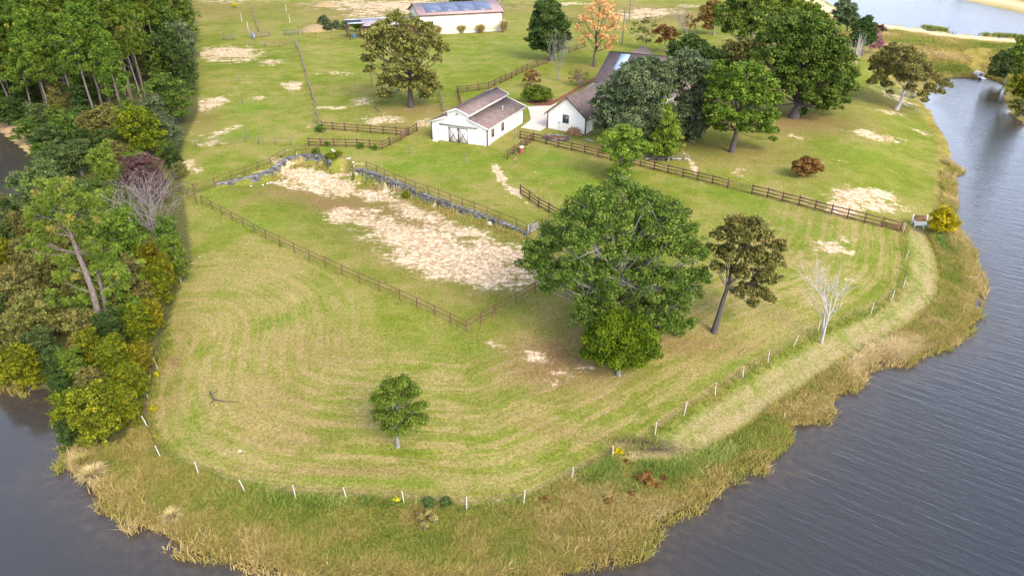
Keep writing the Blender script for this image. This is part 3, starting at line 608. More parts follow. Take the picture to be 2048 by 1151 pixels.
# ------------------------------------------------------------------ retaining walls of the sunken riding arena
def densify(pts, step):
    out = [pts[0]]
    for a, b in zip(pts[:-1], pts[1:]):
        n = max(1, int(np.linalg.norm(b - a) / step)); out += [a + (b - a) * k / n for k in range(1, n + 1)]
    return np.array(out)
def offset_line(P, d):
    t = unit(np.gradient(P, axis=0)); return P + np.stack([-t[:, 1], t[:, 0]], 1) * d
def slate_wall(label, pxs, side, seed, height=None):
    rs = np.random.RandomState(seed); L = densify(np.array([at(a, b, False)[:2] for a, b in pxs]), .75)
    n = len(L); cen = L.mean(0); o = empty("retaining_wall", (L[n // 2][0], L[n // 2][1], h1(*L[n // 2]))); tag(o, label, "wall", "slate retaining walls")
    b = MB(); cap = MB(); org = np.array(o.location)
    outer = offset_line(L, side * .5)
    zt = H(L, False) + .12; zb = H(offset_line(L, -side * .9)) - .25
    for i in range(n - 1):
        a, c = L[i], L[i + 1]; d = c - a; ln = np.linalg.norm(d); rz = math.atan2(d[1], d[0]); z = min(zb[i], zb[i + 1]); top = max((zt[i] + zt[i + 1]) / 2, z + .45); row = 0
        nn = np.array([-d[1], d[0]]) / ln * side
        while z < top - .04:
            hh = min(rs.uniform(.10, .17), top - z); x = -rs.uniform(0, .3)
            while x < ln:
                w = rs.uniform(.3, .75); x0 = max(x, 0); x1 = min(x + w, ln)
                if x1 - x0 > .05:
                    m = a + d / ln * (x0 + x1) / 2 + nn * (.24 + rs.uniform(-.05, .05)); b.box((m[0] - org[0], m[1] - org[1], z + hh / 2 - org[2]), (x1 - x0 - .012, .46, hh - .012), rz, tint=rs.uniform(0, 1))
                x += w
            z += hh
        m = (a + c) / 2 + nn * .24; cap.box((m[0] - org[0], m[1] - org[1], top + .035 - org[2]), (ln - .01, .54, .07), rz + rs.normal() * .01, tint=rs.uniform(.3, .8))
    b.build("stone_courses", M['slate'], o); cap.build("capping", M['slate'], o); return o
slate_wall("low curved grey slate wall at the upper left end of the arena", WALL_L, 1, 5)
slate_wall("long straight grey slate wall between the sandy arena and the grass paddock below the barn", WALL_R, 1, 6)

# ------------------------------------------------------------------ fences
def fence(label, pxs, rails, hgt=1.35, mat='board', post=.14, rail=(.05, .15), sp=2.4, pipe=False, group=None, name="paddock_fence", jitter=.0, seed=0, closeend=True, wpts=None):
    rs = np.random.RandomState(seed); W = [at(a, b, False) for a, b in pxs]; P = [W[0]]
    for a, b in zip(W[:-1], W[1:]):
        n = max(1, int(round(np.linalg.norm(b[:2] - a[:2]) / sp)))
        for k in range(1, n + 1):
            q = a + (b - a) * k / n; P.append(np.array([q[0], q[1], h1(q[0], q[1], False)]))
    o = empty(name, P[0]); tag(o, label, "fence", group); org = P[0]
    pm = MB(); 
    if pipe: pm.tube([(0, 0, -.3), (0, 0, hgt)], post / 2, 7)
    else: pm.box((0, 0, hgt / 2 - .1), (post, post, hgt + .3))
    first = pm.build("post", M[mat], o)
    for i, q in enumerate(P):
        p = first if i == 0 else inst("post", first.data, o)
        p.location = tuple(q - org); p.rotation_euler = (rs.normal() * jitter, rs.normal() * jitter, rs.normal() * .05 + (0 if pipe else math.atan2(*(P[min(i + 1, len(P) - 1)] - P[max(i - 1, 0)])[[1, 0]])))
    for z in rails:
        r = MB(); sag = rs.normal(size=len(P)) * .02
        L = [np.array([q[0] - org[0], q[1] - org[1], q[2] - org[2] + z + sag[i]]) for i, q in enumerate(P)]
        if pipe: r.tube(L, rail[0] / 2, 6)
        else:
            for a, b in zip(L[:-1], L[1:]):
                d = b - a; nn = np.array([-d[1], d[0], 0]); nn = nn / (np.linalg.norm(nn) + 1e-9) * -(post / 2 + rail[0] / 2 + .003)
                e = d / np.linalg.norm(d) * .02; r.bar(a + nn + e, b + nn - e, rail[0], rail[1])
        r.build("rail", M[mat], o)
    return o
PG = "rusty pipe rail fences round the arena"; BG = "brown board fences of the paddocks"
fence("long rusty pipe fence with two rails along the lower left side of the riding arena", [(405, 409), (424, 419), (533, 478), (620, 520), (720, 566), (800, 600), (870, 632), (933, 663)], (1.22, .70), 1.28, 'pipe', .10, (.085,), 2.45, True, PG)
fence("rusty pipe fence running up from the arena's lowest corner towards the big oak", [(933, 663), (990, 632), (1070, 585), (1140, 546)], (1.22, .70), 1.28, 'pipe', .10, (.085,), 2.6, True, PG)
fence("curved rusty pipe fence above the low slate wall at the arena's upper left", [(431, 373), (464, 360), (491, 351), (517, 341), (542, 331), (557, 322), (572, 313), (591, 308), (613, 305), (638, 305)], (1.22, .62), 1.28, 'pipe', .10, (.085,), 3.2, True, PG)
fence("long rusty pipe fence above the straight slate wall between arena and paddock", [(734, 339), (754, 347), (770, 356), (791, 364), (812, 373), (832, 381), (857, 389), (878, 396), (901, 405), (925, 415), (949, 423), (974, 432), (999, 443), (1033, 456), (1054, 466)], (1.22, .62), 1.28, 'pipe', .10, (.085,), 3.0, True, PG)
fence("short rusty pipe fence between the slate wall's right end and the big oak", [(1060, 468), (1078, 458), (1097, 449)], (1.22, .62), 1.28, 'pipe', .10, (.085,), 2.6, True, PG)
fence("short leaning brown fence piece beside the bare grey tree at the arena's left corner", [(350, 385), (376, 396), (395, 409)], (1.15, .65), 1.3, 'pipe', .11, (.09,), 2.2, True, PG, jitter=.05)
fence("tall pair of brown gate posts with a bar at the arena's left corner", [(362, 380), (390, 391)], (1.5, .8), 1.75, 'pipe', .14, (.09,), 3.0, True, PG)
fence("brown three board fence from the barn corner past the grey oval planter", [(1040, 277), (1067, 282), (1092, 288), (1117, 295), (1143, 301), (1169, 307), (1196, 314), (1225, 321), (1252, 327), (1280, 333), (1308, 340), (1335, 347), (1365, 354), (1394, 361), (1424, 368), (1455, 376)], (1.25, .78, .30), 1.42, 'board', .15, (.05, .15), 3.0, False, BG)
fence("brown three board fence from the wire gate down to the white bench by the lake", [(1503, 388), (1534, 395), (1564, 403), (1597, 411), (1629, 420), (1662, 429), (1694, 437), (1728, 446), (1763, 454), (1800, 463)], (1.25, .78, .30), 1.42, 'board', .15, (.05, .15), 3.0, False, BG)
fence("short brown board fence branching towards the camera by the red barrel", [(1064, 283), (1042, 299), (1028, 309), (1015, 318)], (1.15, .72, .30), 1.42, 'board', .15, (.05, .15), 2.6, False, BG)
fence("brown board fence slanting down the paddock into the big oak's crown", [(1041, 388), (1059, 400), (1077, 414), (1098, 425), (1120, 438)], (1.25, .78, .30), 1.42, 'board', .15, (.05, .15), 2.6, False, BG)
fence("grey brown three board fence, upper of the two below the large olive oak", [(645, 259), (666, 260), (690, 262), (715, 264), (741, 266), (767, 268), (793, 270), (815, 272)], (1.25, .78, .30), 1.42, 'board', .15, (.05, .13), 3.0, False, BG)
fence("grey brown three board fence, lower of the two below the large olive oak", [(618, 292), (642, 293), (668, 293), (692, 294), (715, 294), (740, 296), (765, 298), (780, 291)], (1.25, .78, .30), 1.42, 'board', .15, (.05, .13), 3.0, False, BG)
fence("short brown board fence climbing to the barn's left side", [(802, 280), (818, 271), (834, 262)], (1.25, .78, .30), 1.42, 'board', .15, (.05, .13), 3.0, False, BG)
fence("dark brown three board fence climbing from the barn towards the dark conical tree", [(921, 210), (918, 198), (915, 186), (935, 184), (957, 181), (978, 178), (989, 172), (1001, 167), (1012, 161), (1023, 157), (1033, 151), (1044, 146), (1054, 141), (1075, 133), (1095, 126)], (1.25, .78, .30), 1.42, 'board', .16, (.05, .15), 3.0, False, BG)
fence("dark brown board fence between the dark conical tree and the orange leaved tree", [(1137, 106), (1152, 101), (1169, 96)], (1.25, .78, .30), 1.42, 'board', .16, (.05, .15), 3.0, False, BG)
fence("dark board fence at the top behind the dark conical tree", [(1128, 40), (1142, 46), (1158, 47), (1180, 46)], (1.25, .78, .30), 1.42, 'board', .16, (.05, .15), 4.0, False, BG)
fence("overgrown line of dark posts dropping from the olive oak to the barn", [(880, 186), (882, 200), (885, 212), (887, 224)], (1.2, .7), 1.45, 'oldpost', .17, (.05, .1), 2.4, False, BG, jitter=.06)
g_old = "old fence lines of the far field"
fence("short dark wooden fence panel beside the pine wood", [(447, 81), (468, 80)], (1.25, .78, .30), 1.5, 'oldpost', .2, (.06, .16), 4.4, False, g_old)
fence("dark wooden fence panel left of the vine covered fence line's top", [(505, 76), (540, 73)], (1.25, .78, .30), 1.5, 'oldpost', .2, (.06, .16), 3.6, False, g_old)
fence("grey wooden fence panel with a tall post, left of the dirt mound", [(569, 70), (597, 70)], (1.25, .78, .30), 1.5, 'timber', .2, (.06, .16), 4.4, False, g_old)
fence("long vine covered fence line of dark posts across the upper left field", [(645, 256), (634, 247), (632, 222), (627, 200), (618, 172), (613, 152), (608, 135), (602, 112), (595, 98), (592, 90)], (1.1, .6), 1.5, 'oldpost', .2, (.04, .05), 3.4, False, g_old, jitter=.07, seed=3)
fence("thin wire fence of old posts crossing from the vine covered line towards the pines", [(592, 92), (560, 95), (530, 94), (500, 93)], (1.1, .6), 1.3, 'oldpost', .15, (.03, .03), 6.0, False, g_old, jitter=.05, seed=4)
fence("dark post line running up the far field at the top left", [(518, 66), (510, 38), (504, 18)], (1.1, .6), 1.5, 'oldpost', .2, (.04, .05), 5.0, False, g_old, jitter=.07, seed=5)
fence("thin wire fence from the grey panel past the dirt mound", [(606, 70), (632, 76), (661, 80), (692, 84)], (1.2, .7), 1.6, 'pipe', .1, (.03,), 5.0, True, g_old, seed=6)
fence("thin rusty fence of slim posts at the top behind the orange leaved tree", [(1290, 42), (1300, 44), (1311, 46)], (1.4, .8), 2.2, 'pipe', .16, (.05,), 4.0, True, g_old)
fence("wire strand fence of slim posts left of the double board fence", [(393, 294), (439, 292), (491, 285), (518, 288), (552, 290), (583, 291)], (1.1, .6), 1.5, 'oldpost', .10, (.03, .03), 9.0, False, g_old, jitter=.05, seed=7)
def gate(label, a, b, hgt, bars, verts, mat, rad=.04, group=None):
    A_, B_ = at(*a), at(*b); o = empty("field_gate", A_); tag(o, label, "gate", group); d = B_ - A_
    f = MB(); f.tube([(0, 0, .15), (0, 0, hgt), tuple(d + np.array([0, 0, hgt])), tuple(d + np.array([0, 0, .15])), (0, 0, .15)], rad, 6); f.build("gate_frame", M[mat], o)
    for i in range(bars):
        z = .15 + (hgt - .15) * (i + 1) / (bars + 1); q = MB(); q.tube([(0, 0, z), tuple(d + np.array([0, 0, z]))], rad * .7, 5); q.build("bar", M[mat], o)
    for i in range(verts):
        e = d * (i + 1) / (verts + 1); q = MB(); q.tube([tuple(e + np.array([0, 0, .15])), tuple(e + np.array([0, 0, hgt]))], rad * .7, 5); q.build("brace", M[mat], o)
    return o
gate("thin rusty wire gate between the two long board fences", (1457, 377), (1502, 388), 1.2, 5, 1, 'pipe', .03)
gate("thin pale pipe gate at the right end of the straight slate wall", (1056, 467), (1078, 457), 1.1, 3, 1, 'paleroof', .04)
gate("thin rusty pipe gate between the double board fences", (782, 291), (801, 281), 1.2, 4, 2, 'pipe', .035)
gate("thin brown pipe gate at the arena's far left corner", (392, 386), (430, 376), 1.2, 2, 1, 'pipe', .035)
gate("green and white striped gate standing open by the far fence panel", (500, 72), (510, 80), 1.4, 5, 1, 'paleroof', .08)
def wire_fence(label, pxs, seed):
    rs = np.random.RandomState(seed); P = [at(a, b) for a, b in pxs]; o = empty("electric_fence", P[0]); tag(o, label, "fence", "white post electric fences"); org = P[0]
    pm = MB(); pm.tube([(0, 0, -.2), (0, 0, 1.26)], .038, 7); pm.tube([(0, 0, 1.26), (0, 0, 1.32)], .044, 7); first = pm.build("post", M['whitepost'], o)
    for i, q in enumerate(P):
        p = first if i == 0 else inst("post", first.data, o); p.location = tuple(q - org); p.rotation_euler = (rs.normal() * .05, rs.normal() * .06, 0)
    for z in (1.2, .75):
        w = MB(); L = []
        for a, b in zip(P[:-1], P[1:]):
            for t in (0, .33, .66): q = a + (b - a) * t; L.append(q - org + np.array([0, 0, z - .12 * math.sin(t * math.pi)]))
        L.append(P[-1] - org + np.array([0, 0, z])); w.tube(L, .014, 4); w.build("wire", M['wire'], o)
wire_fence("white post wire fence round the lower end of the mown field", FENCEPX[1:14], 1)
wire_fence("white post wire fence between the mown field and the lakeside track", FENCEPX[14:], 2)
def post_alone(label, px, py, h, r, mat, name="old_post", lean=(0, 0), group="single old posts left standing in the fields"):
    b = MB(); rs = np.random.RandomState(int(px)); b.tube([(0, 0, -.3), (lean[0] * .5 + .01, lean[1] * .5, h * .5), (lean[0], lean[1], h)], [r, r * .95, r * .85], 7)
    b.tube([(lean[0], lean[1], h), (lean[0] * 1.02, lean[1], h + .04)], [r * .8, r * .4], 7)
    o = b.build(name, M[mat]); p = at(px, py); o.location = tuple(p); return tag(o, label, "post", group)
for lab, px, py, h in [("slim dark post nearest the pine wood, right of the white sand scar", 465, 129, 1.6), ("slim dark post standing left of the vine covered fence line", 478, 163, 1.6), ("slim dark post below the upper left sand scars", 486, 207, 1.9),
                       ("slim dark post left of the long lower board fence", 494, 277, 1.9), ("slim brown post left of the olive oak's crown", 744, 176, 3.2), ("brown post standing in the paddock in front of the barn", 930, 325, 1.6),
                       ("thin post in the grass just left of the arena gate end", 819, 309, 1.5), ("slim brown post in front of the long metal barn", 970, 77, 2.6), ("slim brown post between the metal barn and the board fence", 959, 111, 3.2),
                       ("white tipped post at the far top left field", 484, 44, 2.4), ("white post above the short dark fence panel", 497, 62, 2.4), ("white post in the far field left of the dirt mound", 573, 24, 2.4), ("white post above the grey fence panel", 580, 46, 2.4),
                       ("tall grey post beside the grey fence panel", 581, 83, 2.6), ("thin stake in the grass between barn and board fence", 1029, 278, 1.6), ("slim stake by the barn's near right wall", 1035, 274, 1.9), ("small leaning stake below the red barrel", 1034, 327, 1.3),
                       ("short dark post in the grass left of the curved arena rail", 394, 296, 1.2), ("slim post at the right of the small metal pipe stakes", 630, 262, 2.0)]:
    post_alone(lab, px, py, h, .06 if px > 900 else .09, 'whitepost' if lab.startswith("white") else 'oldpost')
def utility_pole(label, px, py, h):
    o = empty("utility_pole", at(px, py)); tag(o, label, "utility pole", "grey utility poles"); b = MB(); b.tube([(0, 0, -.5), (.1, 0, h)], [.2, .13], 8); b.build("pole", M['oldpost'], o)
    c = MB(); c.bar((-.9, 0, h - .8), (1.1, 0, h - .8), .1, .12); c.build("crossarm", M['oldpost'], o)
utility_pole("tall grey utility pole beyond the orange tree, the farther one", 1258, 45, 11.0)
utility_pole("shorter grey utility pole right beside the orange tree", 1244, 91, 9.0)
utility_pole("dark pole behind the metal barn's roof", 870, 2, 9.0)
utility_pole("dark pole behind the metal barn's right end", 1005, 16, 9.0)

# ------------------------------------------------------------------ buildings
def frame_from(a, b):
    d = (b - a)[:2]; return math.atan2(d[1], d[0]), float(np.linalg.norm(d))
def roof_slab(mb, p0, p1, p2, p3, th=.12):
    """roof plane p0,p1 (eave) p2,p3 (ridge), thickened downward"""
    p = [np.array(q, float) for q in (p0, p1, p2, p3)]; n = np.cross(p[1] - p[0], p[3] - p[0]); n = n / np.linalg.norm(n) * th
    if n[2] > 0: n = -n
    v = p + [q + n for q in p]; mb.add(v, [[0, 1, 2, 3], [7, 6, 5, 4], [0, 4, 5, 1], [1, 5, 6, 2], [2, 6, 7, 3], [3, 7, 4, 0]])
def extrude_profile(mb, prof, y0, y1):
    """closed wall body whose section in x,z is prof"""
    n = len(prof); v = [(x, y0, z) for x, z in prof] + [(x, y1, z) for x, z in prof]
    for i in range(n):
        j = (i + 1) % n; mb.add([v[i], v[j], v[n + j], v[n + i]], [[0, 1, 2, 3]])
    c = np.mean(prof, 0)
    for y in (y0, y1): mb.add([(x, y, z) for x, z in prof] + [(c[0], y, c[1])], [[i, (i + 1) % n, n] for i in range(n)])
def barn():
    fl, fr = at(865, 278), at(975, 292); rz, W = frame_from(fl, fr); br = at(1058, 247); L = float(np.linalg.norm((br - fr)[:2])); print("barn", W, L, R(1) and math.degrees(rz))
    z0 = min(fl[2], fr[2]) - .05; o = empty("white_barn", (fl[0], fl[1], z0), rz); tag(o, "white barn with a raised monitor roof of brown shingles and crossed sliding doors", "barn", "white outbuildings")
    e, lt, me_, pk = 3.05, 4.2, 4.95, 5.65; m0, m1, mc = W * .30, W * .67, W * .485
    b = MB(); extrude_profile(b, [(0, -.4), (W, -.4), (W, e), (m1, lt), (m1, me_), (mc, pk), (m0, me_), (m0, lt), (0, e)], 0, L); wall = b.build("wall", M['siding'], o)
    ov = .35; oe = .45
    for k, (xa, za, xb, zb) in enumerate([(-oe, e - .10, m0, lt + .12), (W + oe, e - .10, m1, lt + .12)]):
        r = MB(); roof_slab(r, (xa, -ov, za + .06), (xa, L + ov, za + .06), (xb, L + ov, zb), (xb, -ov, zb)); r.build("side_roof", M['shingle'], o)
    for xa in (m0 - .4, m1 + .4):
        r = MB(); za = me_ - .04 ; roof_slab(r, (xa, -ov - .1, za), (xa, L + ov + .1, za), (mc, L + ov + .1, pk + .14), (mc, -ov - .1, pk + .14)); r.build("monitor_roof", M['shingle'], o)
    rc = MB(); rc.bar((mc, -ov - .12, pk + .17), (mc, L + ov + .12, pk + .17), .22, .06); rc.build("ridge_cap", M['trim'], o)
    f = MB()      # white barge boards and eave boards
    for (xa, za, xb, zb) in [(-oe, e - .08, m0, lt + .07), (W + oe, e - .08, m1, lt + .07), (m0 - .42, me_ - .10, mc, pk + .06), (m1 + .42, me_ - .10, mc, pk + .06)]:
        for y in (-ov - .13, L + ov + .13): f.bar((xa, y, za - .03), (xb, y, zb - .03), .05, .2)
    for x, z in ((-oe, e - .12), (W + oe, e - .12), (m0 - .44, me_ - .14), (m1 + .44, me_ - .14)): f.bar((x, -ov, z - .02), (x, L + ov, z - .02), .05, .17)
    f.build("white_fascia", M['white'], o)
    v = MB()
    for y in np.arange(1.0, L - .5, 1.25): v.box((m1 + .012, y + .5, (lt + me_) / 2 + .08), (.02, .9, .34))
    v.build("monitor_vents", M['blackish'], o)
    for x in (0, W):
        for y in (0, L): 
            t = MB(); t.box((x, y, e / 2), (.16, .16, e)); t.build("corner_trim", M['trim'], o)
    # sliding doors with crossed battens
    dw = W * .172; dh = 2.5; xc = W * .487
    for s in (-1, 1):
        x0 = xc + (s - 1) / 2 * dw; d = MB(); d.box((x0 + dw / 2, -.07, dh / 2 + .05), (dw - .03, .06, dh)); dd = d.build("door", M['siding'], o)
        tb = MB()
        for a, c in [((x0 + .05, .08), (x0 + .05, dh + .02)), ((x0 + dw - .05, .08), (x0 + dw - .05, dh + .02)), ((x0, .1), (x0 + dw, .1)), ((x0, dh), (x0 + dw, dh)), ((x0 + .05, .12), (x0 + dw - .05, dh - .03)), ((x0 + dw - .05, .12), (x0 + .05, dh - .03))]:
            k = .004 * len(tb.v); tb.bar((a[0], -.125 - k, a[1]), (c[0], -.125 - k, c[1]), .04, .10)
        tb.build("door_battens", M['trim'], dd)
    tr = MB(); tr.box((W * .487, -.16, 2.83), (W * .68, .14, .16)); tr.build("door_track", M['oldpost'], o)
    lamp = MB(); lamp.tube([(mc, -.02, 4.9), (mc, -.25, 4.85)], .04, 6); lamp.box((mc, -.3, 4.78), (.25, .2, .2)); lamp.build("gable_lamp", M['oldpost'], o)
    for t in (.135, .40):
        w = MB(); w.box((W + .035, L * t, 1.75), (.06, .95, 1.25)); wd = w.build("shutter", M['shutter'], o)
        q = MB()
        for dy in (-.45, .45): q.box((W + .075, L * t + dy, 1.75), (.03, .07, 1.25))
        for dz in (-.6, .6): q.box((W + .078, L * t, 1.75 + dz), (.03, .83, .07))
        q.build("shutter_frame", M['trim'], wd)
    p = MB(); p.tube([(W * .86, L * .62, 3.4), (W * .86, L * .62, 4.15)], .07, 7); p.box((W * .86, L * .62, 4.2), (.25, .25, .12)); p.build("vent_pipe", M['paleroof'], o)
    fd = MB(); fd.box((W + .02, L / 2, -.05), (.08, L, .5)); fd.build("foundation", M['concrete'], o)
    ap = MB(); ap.box((.8, -.5, .05), (1.1, .8, .22)); ap.build("step", M['concrete'], o)
    return o, rz, W, L, fl
barn_o, brz, bW, bL, bfl = barn()
def garage():
    g0 = at(1096, 253); fl = on_plane(1096, 223, g0[2] + 2.9); fr = on_plane(1172, 235, g0[2] + 2.9); rz, W = frame_from(fl, fr); L = 14.0; print("garage", W, math.degrees(rz)); z0 = g0[2] - .1
    o = empty("white_garage", (fl[0], fl[1], z0), rz); tag(o, "white gabled outbuilding with one small window, half hidden by the grey green oak", "garage", "white outbuildings")
    e, pk = 3.0, 5.9; b = MB(); extrude_profile(b, [(0, -1.2), (W, -1.2), (W, e), (W / 2, pk), (0, e)], 0, L); b.build("wall", M['siding'], o)
    k = (pk - e) / (W / 2)
    for s in (0, 1):
        xa = -.5 if s == 0 else W + .5; r = MB(); roof_slab(r, (xa, -.4, e - .5 * k + .14), (xa, L + .4, e - .5 * k + .14), (W / 2, L + .4, pk + .14), (W / 2, -.4, pk + .14)); r.build("roof", M['shingle'], o)
        f = MB(); f.bar((xa, -.44, e - .5 * k + .02), (W / 2, -.44, pk + .03), .05, .2); f.build("bargeboard", M['trim'], o)
        t = MB(); t.box((s * W, 0, e / 2 - .3), (.18, .18, e + .6)); t.build("corner_trim", M['trim'], o)
    w = MB(); 
    for dx in (-.52, .52): w.box((W * .48 + dx, -.04, 2.2), (.1, .08, 1.35))
    for dz in (-.66, .66): w.box((W * .48, -.045, 2.2 + dz), (1.0, .08, .1))
    w.box((W * .48, -.05, 2.2), (.94, .05, .06)); wf = w.build("window", M['trim'], o); g = MB(); g.box((W * .48, -.015, 2.2), (1.0, .03, 1.3)); g.build("window_pane", M['glass'], wf)
    m = MB(); m.box((W * .32, -.1, 1.55), (.3, .2, .32)); m.tube([(W * .32, -.08, 1.4), (W * .32, -.08, 0)], .03, 5); m.build("meter_box", M['paleroof'], o)
    fd = MB(); fd.box((W / 2, -.03, .0), (W, .08, .35)); fd.build("foundation", M['concrete'], o)
    return o, rz, W, z0, fl
gar, grz, gW, gz, gfl = garage()
def house():
    gz_ = 3.4; E = on_plane(1196, 166, gz_ + 3.0); R0 = on_plane(1220, 103, gz_ + 7.4); R1 = on_plane(1299, 110, gz_ + 7.4); d = (R1 - R0)[:2]; rz = math.atan2(d[1], d[0]); d /= np.linalg.norm(d)
    nrm = np.array([d[1], -d[0]]); hd = float((E - R0)[:2] @ nrm); al = float((E - R0)[:2] @ d); Lh = 20.0; print("house rz", math.degrees(rz), "half depth", hd, "along", al)
    hd = min(max(hd, 5.0), 12.0); e, pk = 3.0, 7.4; base = np.array([R0[0], R0[1]]) + nrm * hd
    o = empty("ranch_house", (base[0], base[1], gz_), rz); tag(o, "low house with a brown shingle roof and pale roof glazing, mostly hidden by dark oaks", "house")
    b = MB(); Wd = 2 * hd
    # body: section in y,z extruded along x
    prof = [(.5, -1.2), (Wd - .5, -1.2), (Wd - .5, e), (hd, pk - .3), (.5, e)]
    v0 = [(.5, y, z) for y, z in prof]; v1 = [(Lh - .5, y, z) for y, z in prof]; n = len(prof); b.add(v0 + v1, [[i, (i + 1) % n, n + (i + 1) % n, n + i] for i in range(n)])
    for vv in (v0, v1): b.add(vv + [tuple(np.mean(vv, 0))], [[i, (i + 1) % n, n] for i in range(n)])
    b.build("wall", M['brick'], o)
    r = MB(); roof_slab(r, (0, 0, e + .1), (Lh, 0, e + .1), (Lh, hd, pk), (0, hd, pk)); rf = r.build("roof", M['shingle'], o)
    r = MB(); roof_slab(r, (0, Wd, e + .1), (Lh, Wd, e + .1), (Lh, hd, pk - .004), (0, hd, pk - .004)); r.build("roof", M['shingle'], o)
    t = MB(); t.bar((-.03, 0, e + .03), (-.03, hd, pk - .06), .06, .2); t.bar((0, hd, pk + .05), (Lh, hd, pk + .05), .25, .06); t.bar((0, -.04, e + .02), (Lh, -.04, e + .02), .06, .18); t.build("roof_trim", M['trim'], o)
    k = (pk - e - .1) / hd; s = MB()
    y0, y1 = hd * .42, hd * .93; x0, x1 = 2.6, 4.5; zz = lambda y: e + .1 + k * y + .10
    roof_slab(s, (x0, y0, zz(y0) + .08), (x1, y0, zz(y0) + .08), (x1, y1, zz(y1) + .08), (x0, y1, zz(y1) + .08), .14); s.build("roof_glazing", M['skylight'], o)
    p = MB(); p.tube([(1.0, hd * .75, pk - 1.4), (1.0, hd * .75, pk - .6)], .12, 7); p.build("vent_pipe", M['trim'], o)
    # rear wing whose gable shows above the ridge
    Rw = on_plane(1287, 91, gz_ + 7.0); Rw2 = on_plane(1259, 106, gz_ + 7.0); Mi = Matrix.Rotation(-rz, 2)
    w = MB(); loc = lambda P_: np.array([((P_[:2] - base) @ d), -((P_[:2] - base) @ nrm)])
    a, c = loc(Rw2), loc(Rw); dd = unit(c - a); nn = np.array([dd[1], -dd[0]]); hw = 5.0; c = c - dd * 0.0; a = a - dd * 1.0
    for sgn in (1, -1):
        q0 = a + nn * hw * sgn; q1 = c + nn * hw * sgn; roof_slab(w, (q0[0], q0[1], 3.9), (q1[0], q1[1], 3.9), (c[0], c[1], 7.0 + sgn * .002), (a[0], a[1], 7.0 + sgn * .002))
    w.build("rear_wing_roof", M['shingle'], o)
    g = MB(); c2 = c - dd * .5; g.add([(*(c2 + nn * hw * .92), -1.2), (*(c2 - nn * hw * .92), -1.2), (*(c2 - nn * hw * .92), 3.8), (*c2, 6.7), (*(c2 + nn * hw * .92), 3.8)], [[0, 1, 2, 3], [0, 3, 4, 4]][:1]); g.add([(*(c2 + nn * hw * .92), -1.2), (*c2, 6.7), (*(c2 + nn * hw * .92), 3.8)], [[0, 1, 2]])
    for sgn in (1, -1): q0 = a + nn * hw * .92 * sgn; q1 = c2 + nn * hw * .92 * sgn; g.add([(*q0, -1.2), (*q1, -1.2), (*q1, 4.0), (*q0, 4.0)], [[0, 1, 2, 3]])
    g.build("rear_wing_wall", M['brick'], o)
    for x in (4, 8.5, 14, 19):
        wn_ = MB(); wn_.box((x, .46, 1.4), (1.7, .08, 1.4)); wf = wn_.build("window", M['white'], o); gl = MB(); gl.box((x, .41, 1.4), (1.45, .04, 1.15)); gl.build("window_pane", M['glass'], wf)
house()
